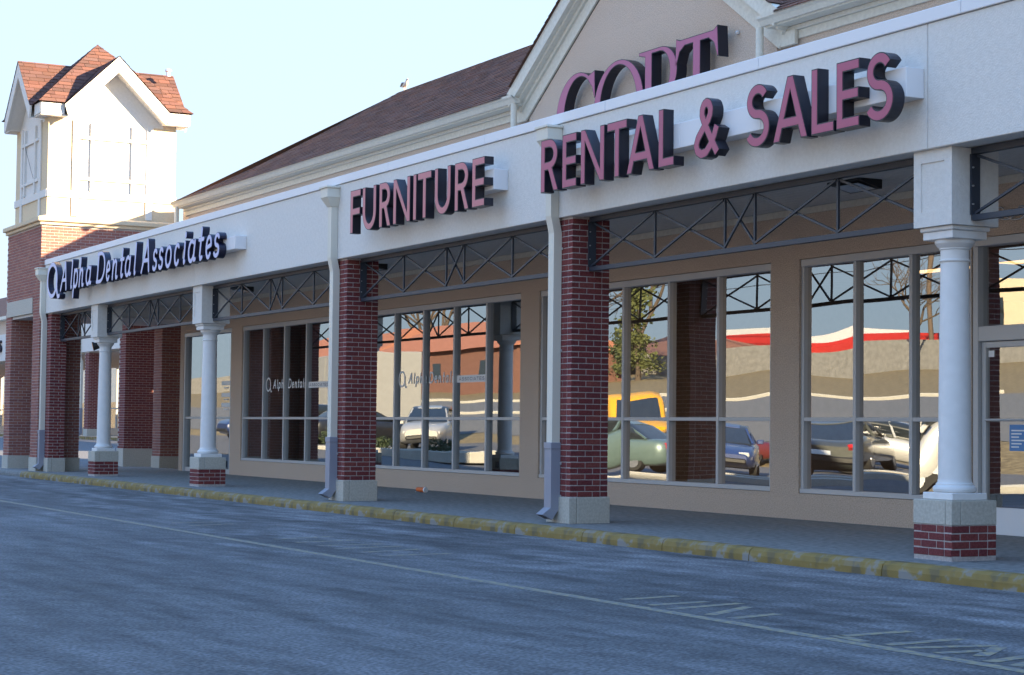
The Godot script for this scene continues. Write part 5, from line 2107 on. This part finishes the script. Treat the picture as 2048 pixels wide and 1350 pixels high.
func wheel(t: Node3D, at: Vector3, r: float) -> void:
	var o := group_node(t, "wheel", at)
	var s := signf(at.z)
	var b := MB.new()
	b.tube([Vector3(0, 0, s * -0.16), Vector3(0, 0, s * -0.14), Vector3(0, 0, s * 0.02), Vector3(0, 0, s * 0.04)], [r * 0.86, r, r, r * 0.88], 20)
	part(o, "tyre", b, M.rubber)
	b = MB.new()
	b.tube([Vector3(0, 0, s * 0.03), Vector3(0, 0, s * 0.046)], [r * 0.62, r * 0.58], 16)
	part(o, "rim", b, M.rim_metal)

func car(kind: String, paint: Material, at: Vector3, turn: float, label: String) -> void:
	var t := thing("parked_car", label, "car", at, "cars parked in the lot")
	t.rotation.y = turn
	var wagon := kind == "wagon"
	var top := 1.62 if wagon else 1.43
	# body: [x, half width, underside, upper edge]
	var st := [[-2.30, 0.62, 0.42, 0.80], [-2.24, 0.76, 0.30, 0.90], [-2.0, 0.85, 0.22, 0.96], [-1.4, 0.875, 0.2, 0.96], [-0.5, 0.88, 0.2, 0.93], [0.5, 0.88, 0.2, 0.92], [1.2, 0.875, 0.2, 0.90], [1.8, 0.84, 0.22, 0.82], [2.15, 0.76, 0.28, 0.72], [2.30, 0.62, 0.40, 0.60]]
	if wagon:
		for q in st:
			q[3] += 0.10
	var rings := []
	for q in st:
		rings.append(section(q[0], q[1], q[2], q[3]))
	var b := MB.new()
	loft(b, rings)
	part(t, "body", b, paint)
	# glasshouse
	var gh := [[-1.85, 0.72, 0.90, 0.94], [-1.25, 0.70, 0.90, top - 0.10], [-0.9, 0.68, 0.90, top], [0.15, 0.68, 0.90, top - 0.01], [0.45, 0.69, 0.90, top - 0.10], [1.15, 0.74, 0.88, 0.92]]
	if wagon:
		gh = [[-2.15, 0.74, 1.0, 1.06], [-2.0, 0.71, 1.0, top - 0.06], [-1.7, 0.70, 1.0, top], [0.2, 0.70, 1.0, top - 0.01], [0.5, 0.71, 1.0, top - 0.10], [1.25, 0.76, 0.96, 1.0]]
	rings = []
	for q in gh:
		rings.append(section(q[0], q[1], q[2] - 0.05, q[3]))
	b = MB.new()
	loft(b, rings)
	part(t, "glass", b, M.car_glass)
	b = MB.new()
	var a: Array = gh[1] if not wagon else gh[1]
	var c: Array = gh[4]
	var roof := []
	for q in gh.slice(1, 5):
		roof.append([Vector3(q[0], q[3] - 0.03, 0.70 * q[1] + 0.05), Vector3(q[0], q[3] + 0.012, 0.58 * q[1]), Vector3(q[0], q[3] + 0.025, 0), Vector3(q[0], q[3] + 0.012, -0.58 * q[1]), Vector3(q[0], q[3] - 0.03, -0.70 * q[1] - 0.05), Vector3(q[0], q[3] - 0.05, 0)])
	loft(b, roof)
	part(t, "roof", b, paint)
	b = MB.new()   # pillars
	for s: float in [-1.0, 1.0]:
		for q in [[c[0], c[3] - 0.02, 1.12 if not wagon else 1.22, 0.92], [-0.35, top - 0.03, -0.30, 0.92], [a[0] + 0.1, a[3] - 0.02, -1.75 if not wagon else -2.08, 0.95]]:
			b.bar(Vector3(q[0], q[1], s * 0.60), Vector3(q[2], q[3], s * 0.765), 0.05, 0.05)
	part(t, "pillar", b, paint)
	for s: float in [-1.0, 1.0]:
		for x in [-1.38, 1.38]:
			wheel(t, Vector3(x, 0.315, s * 0.80), 0.315)
		b = MB.new()
		b.cbox(2.10, 0.56, minf(s * 0.42, s * 0.70), 2.26, 0.68, maxf(s * 0.42, s * 0.70), 0.02)
		part(t, "headlight", b, M.lamp_clear)
		b = MB.new()
		b.cbox(-2.30, 0.70, minf(s * 0.40, s * 0.72), -2.18, 0.86, maxf(s * 0.40, s * 0.72), 0.02)
		part(t, "tail_light", b, M.tail_red)
		b = MB.new()
		b.cbox(0.82, 0.92, minf(s * 0.86, s * 1.0), 0.98, 1.04, maxf(s * 0.86, s * 1.0), 0.02)
		part(t, "mirror", b, paint)
	b = MB.new()
	b.cbox(2.22, 0.36, -0.60, 2.34, 0.50, 0.60, 0.03)
	b.cbox(-2.36, 0.40, -0.62, -2.24, 0.56, 0.62, 0.03)
	part(t, "bumper", b, M.black)
	b = MB.new()
	b.cbox(-2.375, 0.58, -0.16, -2.29, 0.69, 0.16, 0.005)
	part(t, "number_plate", b, M.vinyl_white)

func truck(at: Vector3, turn: float) -> void:
	var t := thing("yellow_truck", "yellow flatbed truck parked at the back of the lot", "truck", at)
	t.rotation.y = turn
	var b := MB.new()
	var rings := []
	for q in [[1.0, 0.98, 0.55, 1.35], [2.4, 0.98, 0.5, 1.35], [3.2, 0.95, 0.5, 1.25], [3.5, 0.85, 0.55, 1.1]]:
		rings.append(section(q[0], q[1], q[2], q[3]))
	loft(b, rings)
	part(t, "bonnet", b, M.yellow_paint)
	b = MB.new()
	rings = []
	for q in [[-0.4, 0.98, 0.55, 2.25], [0.6, 0.98, 0.55, 2.3], [1.1, 0.98, 0.55, 2.1], [1.6, 0.98, 0.55, 1.36]]:
		rings.append(section(q[0], q[1], q[2], q[3]))
	loft(b, rings)
	part(t, "cab", b, M.yellow_paint)
	b = MB.new()
	b.hexa([Vector3(1.17, 1.40, -0.80), Vector3(1.17, 1.40, 0.80), Vector3(1.05, 2.05, 0.70), Vector3(1.05, 2.05, -0.70), Vector3(1.60, 1.42, -0.80), Vector3(1.60, 1.42, 0.80), Vector3(1.18, 2.08, 0.70), Vector3(1.18, 2.08, -0.70)])
	part(t, "windscreen", b, M.car_glass)
	b = MB.new()
	b.cbox(-4.4, 0.75, -1.1, -0.45, 0.95, 1.1, 0.02)
	b.cbox(-4.4, 0.951, -1.1, -4.3, 1.9, 1.1, 0.02)
	b.cbox(-4.29, 0.951, 1.02, -0.46, 1.6, 1.1, 0.02)
	b.cbox(-4.29, 0.951, -1.1, -0.46, 1.6, -1.02, 0.02)
	part(t, "bed", b, M.yellow_paint)
	b = MB.new()
	b.cbox(3.42, 0.62, -0.5, 3.54, 0.98, 0.5, 0.02)
	b.cbox(3.40, 0.40, -0.95, 3.62, 0.56, 0.95, 0.03)
	part(t, "grille", b, M.chrome)
	for s: float in [-1.0, 1.0]:
		for x in [2.5, -2.8]:
			wheel(t, Vector3(x, 0.45, s * 0.92), 0.45)
		b = MB.new()
		b.cbox(3.40, 0.80, minf(s * 0.55, s * 0.80), 3.53, 0.97, maxf(s * 0.55, s * 0.80), 0.02)
		part(t, "headlight", b, M.lamp_clear)

func trailer(at: Vector3, turn: float) -> void:
	var t := thing("box_trailer", "long white box trailer parked across the lot", "trailer", at)
	t.rotation.y = turn
	var b := MB.new()
	b.cbox(-6.5, 1.1, -1.28, 6.5, 4.0, 1.28, 0.03)
	part(t, "box", b, M.trailer_grey)
	b = MB.new()
	b.cbox(-6.4, 0.85, -0.5, 6.4, 1.0995, 0.5, 0.02)
	b.box(3.6, 0.0, -0.6, 3.75, 0.85, -0.45)
	b.box(3.6, 0.0, 0.45, 3.75, 0.85, 0.6)
	part(t, "chassis", b, M.black)
	for s: float in [-1.0, 1.0]:
		for x in [-5.2, -4.0]:
			wheel(t, Vector3(x, 0.5, s * 1.15), 0.5)
	b = MB.new()
	for k in 12:
		b.box(-6.2 + k * 1.05, 1.2, -1.292, -6.16 + k * 1.05, 3.9, -1.281)
	var ribs := part(t, "ribs", b, M.trailer_grey)
	ribs.set_meta("kind", "stuff")
